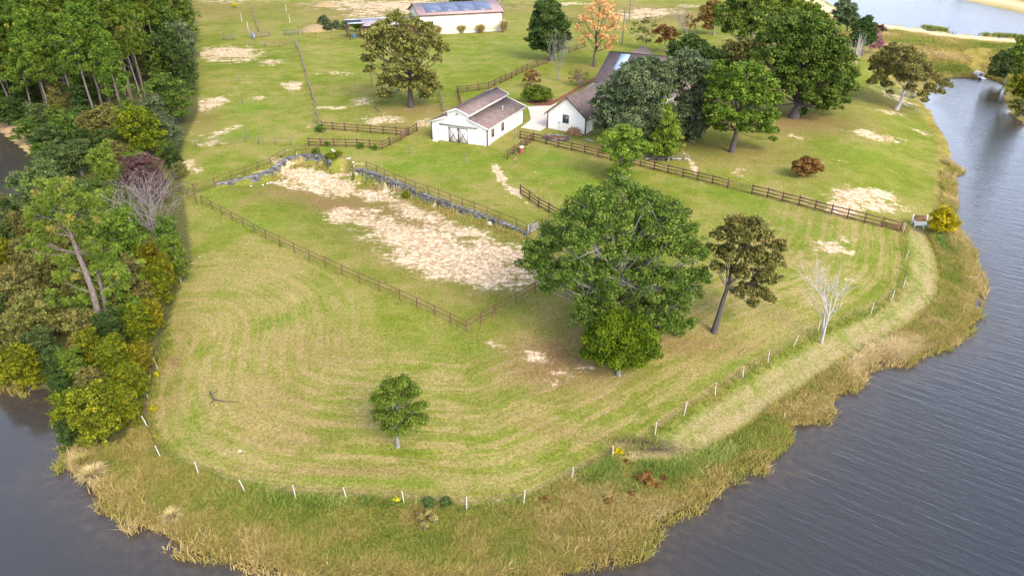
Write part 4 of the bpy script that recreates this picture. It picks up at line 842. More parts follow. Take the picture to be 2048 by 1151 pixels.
def metal_barn():
    fl = at(841, 70); fr = at(1005, 62); rz, L = frame_from(fl, fr); z0 = min(fl[2], fr[2]); o = empty("metal_barn", (fl[0], fl[1], z0), rz)
    tag(o, "long cream metal barn with solar panels on its brown roof", "barn"); e, pk, D = 5.4, 7.6, 13.0; print("metal barn", L, math.degrees(rz))
    b = MB(); prof = [(0, -.5), (D, -.5), (D, e), (D / 2, pk), (0, e)]; n = 5; v0 = [(0, y, z) for y, z in prof]; v1 = [(L, y, z) for y, z in prof]; b.add(v0 + v1, [[i, (i + 1) % n, n + (i + 1) % n, n + i] for i in range(n)])
    for vv in (v0, v1): b.add(vv + [tuple(np.mean(vv, 0))], [[i, (i + 1) % n, n] for i in range(n)])
    b.build("wall", M['cream'], o)
    for s in (-1, 1):
        ye = -.5 if s < 0 else D + .5; k = (pk - e) / (D / 2); r = MB(); roof_slab(r, (-.5, ye, e - .5 * k + .14), (L + .5, ye, e - .5 * k + .14), (L + .5, D / 2, pk + .14), (-.5, D / 2, pk + .14)); rf = r.build("roof", M['metalroof'], o)
        t = MB(); t.bar((-.54, ye, e - .5 * k + .02), (-.54, D / 2, pk + .04), .06, .28); t.bar((L + .54, ye, e - .5 * k + .02), (L + .54, D / 2, pk + .04), .06, .28); t.bar((-.5, ye + s * .04, e - .5 * k + .03), (L + .5, ye + s * .04, e - .5 * k + .03), .06, .22); t.build("roof_trim", M['trim'], o)
    k = (pk - e) / (D / 2); zz = lambda y: e + .14 + k * y
    xs = [L * .085 + (L * .80) * i / 4 for i in range(5)]
    for i in range(4):
        s = MB(); roof_slab(s, (xs[i] + .015, .9, zz(.9) + .16), (xs[i + 1] - .015, .9, zz(.9) + .16), (xs[i + 1] - .015, D / 2 - .5, zz(D / 2 - .5) + .16), (xs[i] + .015, D / 2 - .5, zz(D / 2 - .5) + .16), .08); s.build("solar_panel", M['solar'], o)
    c = MB(); c.box((L / 2, -.06, .15), (L, .12, .9)); c.build("foundation", M['concrete'], o)
    for x in (0, L): t = MB(); t.box((x, 0, e / 2), (.25, .25, e)); t.build("corner_trim", M['trim'], o)
    d = MB(); d.box((L * .115, -.08, 1.9), (2.2, .12, 3.6)); dd = d.build("door_frame", M['trim'], o); q = MB(); q.box((L * .115, -.15, 1.85), (1.8, .05, 3.2)); q.build("door", M['blackish'], dd)
    wv = MB()
    for x in (L * .36, L * .83): wv.tube([(x, -.2, 0), (x, -.2, .9)], .06, 5)
    wv.build("standpipe", M['whitepost'], o)
    # lean-to range on the left
    s = empty("red_brown_shed", (fl[0], fl[1], z0), rz + R(.8)); tag(s, "low red brown shed with a pale roof, left of the long metal barn", "shed")
    x0, x1 = -15.4, -1.0; b = MB(); b.box(((x0 + x1) / 2, 3.6, 1.5), (x1 - x0, 5.2, 3.6)); b.build("wall", M['redwall'], s)
    r = MB(); roof_slab(r, (x0 - .3, .4, 3.4), (-.2, .4, 3.4), (-.2, 6.6, 4.3), (x0 - .3, 6.6, 4.3), .15); r.build("roof", M['tanroof'], s); r = MB(); r.bar((x0 - .3, 6.7, 4.32), (-.2, 6.7, 4.32), .35, .16); r.bar((x0 - .3, .36, 3.35), (-.2, .36, 3.35), .06, .2); r.build("roof_edge", M['paleroof'], s)
    q = MB(); q.box((-6.5, .96, 1.4), (2.6, .08, 2.4)); q.build("door", M['blackish'], s)
    cp = empty("open_carport", (fl[0], fl[1], z0), rz + R(.8)); tag(cp, "open carport frame of dark posts at the left end of the red brown shed", "carport")
    xa, xb = -19.6, -15.9
    for x in (xa, xb):
        for y in (1.0, 6.2): t = MB(); t.box((x, y, 1.9), (.28, .28, 4.2)); t.build("post", M['trim'], cp)
    t = MB(); t.box(((xa + xb) / 2, 3.6, 4.15), (xb - xa + .5, 5.8, .16)); t.build("roof", M['blackish'], cp); t = MB(); t.box(((xa + xb) / 2, .66, 4.15), (xb - xa + .5, .08, .36)); t.box(((xa + xb) / 2, 6.54, 4.25), (xb - xa + .5, .1, .3)); t.build("roof_edge", M['paleroof'], cp)
    bl = MB(); bl.tube([(-18.2, 2.5, 0), (-18.2, 2.5, .95)], .38, 12); bb = bl.build("blue_barrel", simple("blue_plastic", (.06, .16, .38), rough=.4)); bb.matrix_world = Matrix.Translation((fl[0], fl[1], z0)) @ Matrix.Rotation(rz, 4, 'Z'); tag(bb, "small blue barrel under the open carport", "barrel")
    tr = MB(); 
    return fl, rz, L, z0
mb_fl, mb_rz, mb_L, mb_z = metal_barn()
def tractor(px, py):
    o = empty("orange_tractor", at(px, py), R(20)); tag(o, "orange tractor glimpsed through the olive oak in front of the red brown shed", "tractor"); om = simple("orange_paint", (.62, .12, .03), rough=.4)
    b = MB(); b.box((0, 0, 1.0), (2.2, .9, .7)); b.box((.9, 0, 1.45), (1.2, .8, .35)); b.build("body", om, o); b = MB(); b.box((-.8, 0, 1.75), (.1, 1.2, 1.6)); b.box((-.4, 0, 2.55), (1.4, 1.3, .1)); b.build("roll_bar", om, o)
    for x, r in ((-.8, .8), (1.0, .5)):
        for y in (-.7, .7): w = MB(); w.tube([(x, y - .18, r), (x, y + .18, r)], r, 14); w.build("wheel", M['blackish'], o)
tractor(795, 69)

# driveway slab between barn and outbuilding, strip climbing to the house
def pad(name, pxs, mat, th, label=None, cat=None, lift=.03, kind="structure"):
    P = [at(a, b) for a, b in pxs]; P2 = np.array([p[:2] for p in P]); b = MB(); D = densify(np.vstack([P2, P2[:1]]), 1.0)[:-1]; z = H(D) + lift; n = len(D); c = P2.mean(0)
    # fan grid that follows the ground
    K = 6; rings = []
    for k in range(K + 1): q = D + (c - D) * k / K; rings.append(np.column_stack([q, H(q) + lift]))
    V = np.vstack(rings); F = [[k * n + i, k * n + (i + 1) % n, (k + 1) * n + (i + 1) % n, (k + 1) * n + i] for k in range(K) for i in range(n)]
    b.add(V, F); lo = rings[0] - np.array([0, 0, th]); b.add(np.vstack([rings[0], lo]), [[i, (i + 1) % n, n + (i + 1) % n, n + i] for i in range(n)])
    o = b.build(name, mat); tag(o, label, cat, None, kind); return o
pad("driveway", [(1054, 213), (1092, 216), (1125, 203), (1165, 180), (1202, 158), (1203, 168), (1170, 190), (1130, 212), (1103, 232), (1096, 253), (1080, 262), (1042, 256), (1062, 240), (1058, 222)], M['concrete'], .25, lift=.10)
pad("mulch_bed", [(1050, 204), (1075, 199), (1105, 199), (1110, 206), (1098, 212), (1072, 211)], M['mulch'], .2, lift=.06)
pad("mulch_strip", [(1088, 217), (1120, 201), (1160, 177), (1196, 156), (1194, 153), (1156, 173), (1116, 197), (1086, 213)], M['mulch'], .2, lift=.07)

# ------------------------------------------------------------------ yard things
def planter():
    c = at(1113, 278); o = empty("raised_planter", c, R(-16)); tag(o, "low oval planter ring of grey weathered blocks on the grass in front of the outbuilding", "planter"); rs = np.random.RandomState(3)
    a, b_ = 2.2, .9; n = 26; w = MB()
    for i in range(n):
        t = 2 * math.pi * (i + .5) / n; x = a * math.cos(t); y = b_ * math.sin(t) * 1.1; tx, ty = -a * math.sin(t), b_ * 1.1 * math.cos(t); l = math.hypot(tx, ty) * 2 * math.pi / n
        for k in range(2): w.box((x, y, .13 + k * .22), (l * .92, .28, .20), math.atan2(ty, tx) + rs.normal() * .05, tint=rs.uniform(0, 1))
    w.build("block_ring", M['slate'], o); s = MB(); n = 20; s.add([(a * .93 * math.cos(2 * math.pi * i / n), b_ * .98 * math.sin(2 * math.pi * i / n), .26) for i in range(n)] + [(0, 0, .3)], [[i, (i + 1) % n, n] for i in range(n)]); s.build("soil", M['mulch'], o)
planter()
def woodpile():
    c = at(1150, 270); o = empty("firewood_pile", c, grz); tag(o, "rounded heap of split firewood leaning against the white outbuilding", "woodpile"); rs = np.random.RandomState(8); lg = MB(); lg.tube([(0, -.22, 0), (0, .22, 0)], .10, 7, tint=.6); first = None
    for r, z in enumerate(np.arange(.1, 1.25, .19)):
        half = 1.35 * math.sqrt(max(1 - (z / 1.35) ** 2, .02))
        for x in np.arange(-half, half, .2):
            if first is None: first = lg.build("log", M['log'], o); p = first
            else: p = inst("log", first.data, o)
            p.location = (x + rs.normal() * .03, -.25 + rs.normal() * .12, z + rs.normal() * .03); p.rotation_euler = (rs.normal() * .15, 0, rs.normal() * .35); k = rs.uniform(.8, 1.25); p.scale = (k, 1.1, k)
            if r and abs(x) > 3: break
woodpile()
def barrel():
    c = at(1043, 306); o = empty("feed_barrel", c); tag(o, "faded red barrel with a white lid beside the short board fence", "barrel"); b = MB(); b.tube([(0, 0, 0), (0, 0, .3), (0, 0, .6), (0, 0, .95)], [.33, .38, .38, .34], 14); b.build("body", simple("faded_red_plastic", (.30, .10, .09), (.22, .07, .06), rough=.6), o)
    b = MB(); b.tube([(0, 0, .95), (0, 0, 1.05), (0, 0, 1.12)], [.37, .37, .12], 14); b.build("lid", M['white'], o)
barrel()
def plank(label, a, b, mat='timber', w=.25):
    A_, B_ = at(*a), at(*b); m = MB(); m.bar(A_ - A_ + np.array([0, 0, .08]), B_ - A_ + np.array([0, 0, .08]), w, .08); o = m.build("loose_plank", M[mat]); o.location = tuple(A_); tag(o, label, "plank", "loose planks and poles lying on the grass")
plank("worn plank lying on the grass below the red barrel", (1027, 322), (1037, 309), 'log')
plank("brown pole lying on the grass below the olive oak", (748, 214), (758, 224), 'board', .12)
plank("grey plank at the corner of the white outbuilding under the oak", (1173, 273), (1200, 264))
plank("thin grey plank in front of the outbuilding's right corner", (1171, 279), (1188, 284), 'stone', .2)
plank("pale stick on the slope below the leaning tree", (1478, 708), (1492, 700), 'log', .08)
def bench():
    c = at(1839, 453); o = empty("lawn_bench", c, R(-5)); tag(o, "white bench with a brown backrest at the lake end of the board fence", "bench", None)
    w = 1.62; s = MB()
    for i in range(5): s.box((0, -.42 + i * .17, .52), (w, .155, .05))
    s.box((0, -.52, .44), (w, .05, .16)); s.build("seat", M['white'], o)
    b = MB()
    for i in range(5): b.box((0, .44 + i * .035, .68 + i * .155), (w, .05, .145), tint=.5)
    b.build("backrest", M['log'], o)
    for x in (-w / 2 - .05, w / 2 + .05):
        for y, h in ((-.48, .80), (.46, 1.45)): l = MB(); l.bar((x, y, -.05), (x, y + (.12 if h > 1 else 0), h), .1, .1); l.build("leg", M['white'], o)
        a = MB(); a.box((x, -.02, .83), (.12, 1.05, .05)); a.build("armrest", M['white'], o)
    br = MB(); br.bar((.12, -.95, 0), (.12, -.56, .50), .1, .1); br.build("front_prop", M['white'], o)
bench()
def culvert():
    c = on_plane(1961, 151, .55); o = empty("culvert_pipe", c, R(12)); tag(o, "white rimmed culvert pipe spilling water through the dam", "pipe"); n = 20; b = MB(); ring = lambda r, y: [(r * math.cos(2 * math.pi * i / n), y, r * math.sin(2 * math.pi * i / n)) for i in range(n)]
    V = ring(.85, 1.6) + ring(.85, -.25) + ring(.68, -.25) + ring(.68, 1.5); b.add(V, [[k * n + i, k * n + (i + 1) % n, (k + 1) * n + (i + 1) % n, (k + 1) * n + i] for k in range(3) for i in range(n)]); b.build("pipe_shell", M['whitepost'], o)
    q = MB(); q.add(ring(.68, 1.0) + [(0, 1.0, 0)], [[i, (i + 1) % n, n] for i in range(n)]); q.build("pipe_throat", M['blackish'], o)
    w = MB(); w.add([(-.5, .5, -.3), (.5, .5, -.3), (.55, -.9, -.40), (-.55, -.9, -.40), (.7, -1.5, -.6), (-.7, -1.5, -.6)], [[0, 1, 2, 3], [3, 2, 4, 5]]); w.build("water_spill", simple("white_water", (.8, .84, .9), rough=.2), o)
culvert()
def dock():
    c = on_plane(1895, 70, POND_Z + .35); o = empty("small_dock", c, R(-8)); tag(o, "small dark dock standing in the far pond beside the dam road", "dock"); b = MB()
    for i in range(8): b.box((-2.2 + i * .62, 1.2, 0), (.56, 2.2, .08))
    b.build("deck", M['oldpost'], o)
    for x in (-2.2, 2.2):
        for y in (.3, 2.2): p = MB(); p.tube([(x, y, -1.4), (x, y, .7)], .09, 6); p.build("post", M['oldpost'], o)
dock()
def mound(label, px, py, rx, h, seed, mat):
    rs = np.random.RandomState(seed); c = at(px, py); n = 28; K = 10; V = []; F = []
    for k in range(K + 1):
        for i in range(n):
            t = 2 * math.pi * i / n; r = rx * k / K * (1 + .12 * math.sin(3 * t + seed)); z = h * max(0, (1 - (k / K) ** 1.6)) * (1 + rs.normal() * .08) - .1; x, y = r * math.cos(t), r * .8 * math.sin(t); V.append((x, y, z + h1(c[0] + x, c[1] + y) - c[2]))
    F = [[k * n + i, k * n + (i + 1) % n, (k + 1) * n + (i + 1) % n, (k + 1) * n + i] for k in range(K) for i in range(n)]; b = MB(); b.add(V, F); o = b.build("dirt_mound", mat, smooth=True); o.location = tuple(c); tag(o, label, "mound")
M['dirt'] = simple("piled_dirt", (.34, .23, .15), (.26, .22, .09), 1.2, .95, .1, bump=.7, dist=.2)
mound("grassy brown dirt mound left of the open carport", 632, 60, 5.5, 1.6, 1, M['dirt'])
mound("smaller brown brush mound above the larger dirt mound at the top", 650, 12, 4.5, 1.6, 2, M['dirt'])
# white limestone rubble round the arena
rs = np.random.RandomState(21); stones = []
for k in range(3):
    b = MB(); n = 9; m_ = 6; V = []
    for i in range(m_ + 1):
        for j in range(n):
            th = math.pi * i / m_; ph = 2 * math.pi * j / n; q = 1 + rs.normal() * .13; V.append((.5 * q * math.sin(th) * math.cos(ph), .36 * q * math.sin(th) * math.sin(ph), .26 * q * math.cos(th)))
    b.add(V, [[i * n + j, i * n + (j + 1) % n, (i + 1) * n + (j + 1) % n, (i + 1) * n + j] for i in range(m_) for j in range(n)]); me_o = b.build("white_rock", M['stone']); stones.append(me_o)
RK = [(649, 328, 6), (655, 338, 7), (662, 336, 6), (672, 326, 6), (668, 322, 5), (696, 318, 6), (700, 317, 4), (707, 325, 5), (708, 332, 4), (706, 338, 5), (702, 347, 6), (705, 352, 5), (718, 362, 6), (738, 388, 5), (741, 384, 4), (744, 392, 6), (750, 387, 7), (753, 393, 5), (747, 376, 5),
      (757, 371, 4), (768, 384, 5), (776, 383, 5), (786, 387, 6), (783, 396, 6), (777, 381, 4), (565, 345, 6), (575, 343, 6), (568, 348, 5), (585, 340, 5), (545, 349, 5), (523, 356, 5), (532, 352, 4), (537, 350, 6), (604, 329, 6), (612, 331, 4), (630, 330, 5), (640, 329, 6), (627, 334, 4), (500, 362, 5), (564, 356, 6), (760, 396, 4), (789, 363, 4), (502, 367, 4), (554, 344, 4)]
for i, (px, py, s) in enumerate(RK):
    o = stones[i] if i < 3 else stones[i % 3].copy()
    if i >= 3: COL.objects.link(o)
    p = at(px, py); k = s * pxm(p) * 1.25 / 1.0; o.location = (p[0], p[1], p[2] + .05); o.scale = (k, k, k * .8); o.rotation_euler = (rs.normal() * .2, rs.normal() * .2, rs.uniform(0, 6)); tag(o, "pale limestone rock lying loose in the sand at the foot of the slate walls", "rock", "pale rocks strewn at the foot of the slate walls")
ro = stones[0].copy(); COL.objects.link(ro); p = at(979, 441); ro.location = (p[0], p[1], p[2] + .3); ro.scale = (.9, .6, 1.1); tag(ro, "single pale block on top of the straight slate wall near its right end", "rock", None); del ro["group"]

# ------------------------------------------------------------------ single trees of the meadow and yard
def T(name, label, cat, bpx, pts, r0, mat, bark, seed, leaf=.3, cov=1.0, depth=1.0, group=None, **kw):
    base = at(*bpx); rs = np.random.RandomState(seed + 500); return make_tree(name, label, cat, base, lobes_px(base, pts, rs, depth), r0, M[mat], M[bark], seed, leaf, cov, group=group, **kw)
T("oak_tree", "huge dark green oak, the largest tree, standing behind the bright cedar right of the arena", "tree", (1222, 668),
  [(1240, 392, 34), (1190, 408, 36), (1292, 410, 34), (1150, 440, 36), (1335, 440, 34), (1225, 445, 42), (1280, 455, 40), (1370, 470, 30), (1115, 480, 38), (1175, 488, 42), (1245, 500, 42), (1320, 500, 40), (1385, 505, 28),
   (1082, 500, 30), (1070, 530, 26), (1105, 545, 36), (1155, 545, 38), (1215, 560, 40), (1285, 560, 42), (1345, 560, 36), (1390, 555, 26), (1125, 570, 20), (1095, 575, 16), (1180, 600, 36), (1165, 635, 26), (1230, 615, 34), (1290, 620, 34), (1345, 610, 30), (1375, 590, 24),
   (1315, 650, 30), (1355, 650, 26), (1370, 682, 14), (1200, 652, 24)], .62, 'oak', 'barkgrey', 11, .225, .5, fork=.22, top=(.6, 0, 11.0), twigs=3)
T("juniper_tree", "bright green rounded cedar standing in front of the huge oak", "tree", (1238, 750),
  [(1240, 640, 20), (1218, 655, 24), (1264, 655, 24), (1200, 680, 26), (1245, 678, 32), (1285, 680, 26), (1192, 706, 20), (1225, 708, 28), (1262, 710, 28), (1298, 702, 18), (1240, 722, 18)], .2, 'cedar', 'barkgrey', 12, .20, 1.5, inner=.6, clump=.55, top=(0, 0, 4.5), twigs=0)
T("leaning_tree", "leaning brown leaved tree with a long dark bare trunk, right of the huge oak", "tree", (1427, 664),
  [(1475, 448, 20), (1510, 455, 20), (1445, 470, 18), (1490, 480, 24), (1530, 478, 18), (1555, 495, 16), (1425, 500, 16), (1460, 510, 20), (1505, 515, 22), (1545, 525, 18), (1435, 535, 12), (1480, 545, 18), (1525, 555, 20), (1545, 560, 16), (1500, 578, 18), (1525, 588, 15), (1540, 596, 9), (1505, 606, 10), (1478, 585, 12)],
  .26, 'olive', 'barkdark', 13, .24, .7, top=(1.0, 0, 11.0), fork=.45, twigs=3)
T("young_oak", "small round green tree alone on the mown grass near the bottom of the field", "tree", (795, 893),
  [(800, 766, 17), (775, 775, 16), (825, 785, 16), (760, 800, 18), (795, 805, 24), (838, 812, 16), (755, 832, 14), (785, 838, 22), (825, 840, 20), (800, 860, 16), (770, 856, 12)], .16, 'green', 'barkgrey', 14, .14, .6, clump=.42, top=(.1, 0, 4.8), twigs=3)
T("yellow_tree", "small golden yellow tree on the lakeshore right of the white bench", "tree", (1882, 472),
  [(1889, 422, 9), (1876, 432, 10), (1900, 434, 10), (1870, 446, 10), (1889, 444, 14), (1907, 449, 9), (1880, 456, 9), (1898, 457, 9)], .13, 'yellow', 'barkdark', 15, .22, 1.2, clump=.5, twigs=1)
T("rusty_bush", "round rust coloured bush alone on the right meadow", "bush", (1614, 354),
  [(1612, 323, 8), (1598, 328, 9), (1628, 327, 9), (1593, 338, 8), (1613, 336, 12), (1634, 336, 9), (1605, 345, 8), (1624, 345, 8)], .1, 'rust', 'barkdark', 16, .24, 1.2, clump=.5, twigs=1)
T("large_oak", "large spreading olive oak left of the white barn with a forked dark trunk", "tree", (822, 214),
  [(790, 42, 16), (820, 50, 18), (765, 58, 18), (850, 62, 18), (800, 72, 22), (745, 72, 16), (865, 84, 16), (740, 95, 14), (775, 92, 20), (835, 88, 20), (882, 98, 13), (735, 120, 11), (760, 112, 12), (808, 108, 18), (738, 140, 9), (845, 115, 12), (873, 118, 9),
   (790, 140, 20), (820, 135, 18), (845, 145, 15), (775, 165, 17), (800, 172, 18), (838, 170, 18), (862, 158, 14), (870, 175, 12), (765, 188, 10), (775, 192, 8), (855, 188, 13)], .5, 'olive', 'barkdark', 17, .42, .62, fork=.30, top=(.3, 0, 14.5), twigs=2)
T("magnolia_tree", "dark green conical magnolia at the bend of the board fence", "tree", (1100, 122),
  [(1096, 2, 11), (1084, 14, 12), (1106, 16, 13), (1078, 34, 14), (1112, 36, 15), (1094, 34, 16), (1072, 56, 15), (1118, 58, 17), (1094, 58, 20), (1068, 78, 14), (1126, 80, 16), (1096, 80, 20), (1075, 94, 13), (1120, 96, 14), (1098, 100, 16)], .4, 'dark', 'barkdark', 18, .45, 1.0, clump=.9, twigs=0)
T("orange_tree", "tall orange leaved autumn tree behind the house roof", "tree", (1188, 133),
  [(1200, 8, 13), (1220, 20, 13), (1180, 20, 12), (1205, 35, 15), (1232, 40, 13), (1170, 40, 12), (1160, 58, 10), (1190, 55, 14), (1218, 58, 14), (1240, 62, 10), (1175, 72, 11), (1205, 76, 13), (1228, 80, 11), (1160, 84, 8), (1195, 92, 9), (1215, 95, 9)], .3, 'orange', 'barkdark', 19, .36, .26, fork=.25, top=(.5, 0, 13), twigs=4)
T("round_shrub", "dense round green shrub in the mulch bed behind the barn", "bush", (1076, 205), [(1074, 180, 9), (1060, 184, 9), (1090, 184, 9), (1056, 192, 8), (1074, 190, 11), (1094, 192, 9), (1068, 196, 8), (1084, 197, 8)], .1, 'green', 'barkdark', 20, .26, 1.3, clump=.6, twigs=0)
T("thin_tree", "thin sparse leaved small tree behind the round green shrub", "tree", (1064, 176), [(1064, 144, 6), (1055, 152, 7), (1072, 153, 7), (1048, 162, 6), (1062, 162, 8), (1077, 164, 6), (1058, 170, 5)], .12, 'rust', 'barkgrey', 22, .26, .35, twigs=4)
bare_tree("bare_tree", "leafless grey tree with upright twigs in front of the magnolia", at(1117, 162), 9.2, .17, M['barkgrey'], 31, spread=.42, up=.55, kids=5, lvl=3, firstL=.30)
bare_tree("bare_tree", "leafless white tree with two trunks beside the lakeside wire fence", at(1643, 686), 6.6, .12, M['barkpale'], 44, spread=.6, up=.22, kids=4, lvl=3, stems=2, tilt=.10, firstL=.62)
bare_tree("bare_tree", "wide leafless grey tree leaning out of the wood at the arena's left corner", at(322, 478), 9.0, .11, M['barktwig'], 33, spread=.8, up=.22, kids=5, lvl=3, stems=3, tilt=.35, firstL=.35)
bare_tree("bare_shrub", "loose leafless bush beside the driveway below the orange tree", at(1160, 174), 3.6, .05, M['barkgrey'], 34, spread=.8, up=.3, kids=5, lvl=2, stems=5, tilt=.4, firstL=.3, cat="bush")
T("autumn_shrub", "sparse yellow brown bush beside the driveway", "bush", (1150, 172), [(1146, 150, 9), (1160, 148, 9), (1172, 152, 8), (1140, 160, 8), (1155, 160, 10), (1168, 163, 7)], .06, 'rust', 'barkgrey', 35, .25, .18, twigs=4)
# group round the house
T("live_oak", "broad dark grey green live oak hanging over the outbuilding's roof", "tree", (1262, 292),
  [(1266, 142, 19), (1296, 130, 19), (1240, 162, 19), (1265, 155, 26), (1310, 150, 24), (1214, 186, 17), (1248, 190, 26), (1285, 185, 28), (1320, 185, 24), (1200, 212, 15), (1220, 215, 24), (1260, 220, 28), (1300, 220, 26), (1198, 240, 15), (1230, 245, 24), (1270, 252, 26), (1305, 255, 22), (1335, 135, 16), (1200, 255, 13), (1290, 278, 20), (1320, 285, 18)], .5, 'liveoak', 'barkgrey', 41, .34, .85, twigs=2)
T("live_oak", "second dark grey green live oak, right of the one over the outbuilding", "tree", (1384, 282),
  [(1375, 120, 20), (1400, 138, 20), (1355, 130, 18), (1340, 155, 16), (1380, 155, 26), (1415, 165, 16), (1355, 175, 12), (1405, 190, 22), (1375, 205, 20), (1345, 230, 20), (1385, 232, 24), (1412, 220, 16), (1360, 255, 20), (1395, 255, 20), (1385, 272, 14)], .45, 'liveoak', 'barkgrey', 42, .34, .85, twigs=2)
T("cypress_tree", "pale grey green conifer with a pointed top beside the pile of cut branches", "tree", (1336, 322),
  [(1329, 203, 5), (1334, 217, 8), (1340, 232, 11), (1334, 247, 13), (1348, 252, 12), (1337, 266, 15), (1352, 272, 13), (1343, 287, 16), (1356, 292, 11), (1342, 303, 14)], .16, 'lime', 'barkgrey', 43, .22, .6, clump=.5, twigs=3)
T("young_tree", "low yellow green tree at the foot of the pale conifer", "tree", (1318, 322), [(1320, 262, 8), (1314, 275, 11), (1328, 280, 11), (1312, 292, 12), (1330, 296, 12), (1318, 306, 11), (1338, 308, 8)], .12, 'green', 'barkdark', 44, .24, 1.0, twigs=1)
T("pine_sapling", "bright green tree standing between barn fence and the huge oak", "tree", (1243, 362),
  [(1245, 262, 13), (1225, 270, 13), (1265, 270, 14), (1210, 284, 13), (1238, 286, 17), (1272, 290, 16), (1288, 300, 12), (1212, 302, 11), (1245, 308, 15), (1270, 312, 12), (1252, 328, 10), (1232, 335, 9), (1248, 348, 12), (1222, 345, 8), (1228, 318, 8)], .26, 'lime', 'barkgrey', 45, .24, .8, clump=.6, twigs=3)
T("green_oak", "mid green spreading tree with a dark trunk, in front of the right tree group", "tree", (1463, 304),
  [(1440, 138, 16), (1475, 140, 15), (1500, 135, 14), (1520, 150, 16), (1430, 160, 17), (1465, 165, 22), (1510, 172, 20), (1540, 172, 15), (1430, 190, 18), (1470, 198, 24), (1515, 205, 22), (1550, 200, 15), (1420, 220, 16), (1450, 232, 20), (1500, 238, 22), (1540, 235, 16), (1425, 245, 12), (1530, 260, 14), (1548, 262, 9), (1545, 278, 7), (1440, 256, 12), (1490, 258, 14)],
  .42, 'green', 'barkdark', 46, .32, .75, fork=.28, top=(.4, 0, 12.5), twigs=3)
T("large_oak", "massive dark green oak of the right tree group, its skirts near the ground", "tree", (1586, 236),
  [(1590, 45, 22), (1620, 50, 22), (1560, 55, 20), (1650, 60, 20), (1535, 80, 18), (1580, 82, 26), (1625, 85, 26), (1665, 90, 22), (1600, 115, 28), (1645, 120, 26), (1680, 120, 20), (1550, 115, 22), (1520, 112, 16), (1570, 145, 24), (1620, 150, 26), (1660, 155, 24), (1695, 150, 18), (1600, 178, 24), (1650, 185, 24), (1690, 178, 20), (1575, 170, 18), (1665, 205, 18), (1690, 200, 12), (1620, 200, 16), (1540, 165, 16), (1645, 215, 10), (1545, 205, 12)],
  .75, 'oak', 'barkdark', 47, .40, .85, fork=.2, twigs=2)
T("dark_tree", "dark green rounded tree behind the house, left of the big right oak", "tree", (1398, 180), [(1380, 82, 14), (1355, 95, 14), (1400, 95, 16), (1345, 108, 10), (1370, 108, 14), (1415, 110, 16), (1440, 115, 16), (1395, 122, 14), (1465, 125, 14), (1485, 118, 12), (1430, 138, 10)], .35, 'dark', 'barkdark', 48, .42, 1.0)
T("dark_tree", "olive green tree between the dark house tree and the massive oak", "tree", (1475, 190), [(1460, 98, 14), (1485, 92, 14), (1505, 105, 14), (1475, 118, 16), (1500, 130, 14), (1520, 90, 12), (1455, 135, 12), (1530, 130, 12)], .35, 'olive', 'barkdark', 49, .42, .9)
T("tall_oak", "tall dull green oak rising at the top behind the house trees", "tree", (1500, 135),
  [(1470, 8, 18), (1500, -2, 18), (1530, 5, 18), (1445, 25, 16), (1480, 28, 20), (1515, 30, 20), (1545, 22, 16), (1440, 45, 14), (1470, 52, 18), (1505, 55, 18), (1540, 50, 16), (1455, 62, 10), (1490, 72, 12), (1525, 75, 12)], .5, 'oak', 'barkgrey', 50, .46, .85)
T("tall_oak", "bright topped green oak behind the massive right oak", "tree", (1600, 110), [(1560, 12, 14), (1590, 8, 16), (1620, 20, 16), (1575, 28, 16), (1605, 35, 16), (1640, 38, 14), (1655, 50, 10), (1545, 40, 12)], .5, 'green', 'barkgrey', 51, .46, .85)
T("yellow_brown_tree", "yellow brown thinning tree at the top left of the right tree group", "tree", (1428, 70), [(1425, 12, 12), (1412, 24, 12), (1438, 26, 13), (1405, 40, 10), (1425, 42, 14), (1442, 46, 10), (1415, 54, 9)], .3, 'rust', 'barkgrey', 52, .42, .7)
T("crape_myrtle", "low orange brown tree just above the house's rear roof", "tree", (1328, 106), [(1325, 58, 9), (1340, 62, 9), (1312, 66, 8), (1352, 72, 8), (1330, 74, 11), (1345, 84, 7), (1318, 84, 6)], .12, 'rust', 'barkgrey', 53, .36, .55, twigs=3)
T("crape_myrtle", "pale sparse leaved tree left of the orange brown one above the roof", "tree", (1292, 98), [(1275, 50, 9), (1292, 46, 9), (1305, 54, 9), (1268, 64, 8), (1286, 64, 11), (1303, 70, 9), (1280, 80, 8), (1295, 84, 7)], .12, 'olive', 'barkgrey', 54, .36, .22, twigs=5)
bare_tree("bare_tree", "bare grey brown tree between the orange brown tree and the yellow brown one", at(1376, 72), 9.5, .15, M['barkgrey'], 55, spread=.6, up=.4, kids=5, lvl=3, firstL=.3)
T("autumn_shrub", "pale brown bush under the yellow brown tree", "bush", (1390, 68), [(1378, 38, 8), (1392, 46, 8), (1372, 50, 8), (1385, 56, 8)], .06, 'rust', 'barkgrey', 56, .36, .3, twigs=3)
T("dark_conifer", "dark blue green tree standing against the far pond", "tree", (1692, 66), [(1691, 5, 9), (1682, 16, 11), (1700, 18, 11), (1678, 30, 11), (1694, 32, 14), (1706, 38, 10), (1685, 44, 11), (1700, 48, 10)], .3, 'liveoak', 'barkdark', 57, .5, 1.0)
T("dark_conifer", "green and grey tree at the start of the dam road", "tree", (1722, 112), [(1738, 38, 7), (1728, 48, 10), (1742, 54, 8), (1716, 58, 12), (1735, 68, 12), (1712, 76, 12), (1728, 84, 12), (1705, 92, 10), (1745, 80, 9)], .25, 'dark', 'barkdark', 58, .45, .85)
T("pink_shrub", "pink leafless looking bush beside the big spreading shore oak", "bush", (1740, 108), [(1752, 72, 8), (1742, 80, 8), (1758, 84, 9), (1735, 90, 7), (1748, 94, 9), (1762, 92, 6)], .06, 'pink', 'barkgrey', 59, .34, .4, twigs=3)
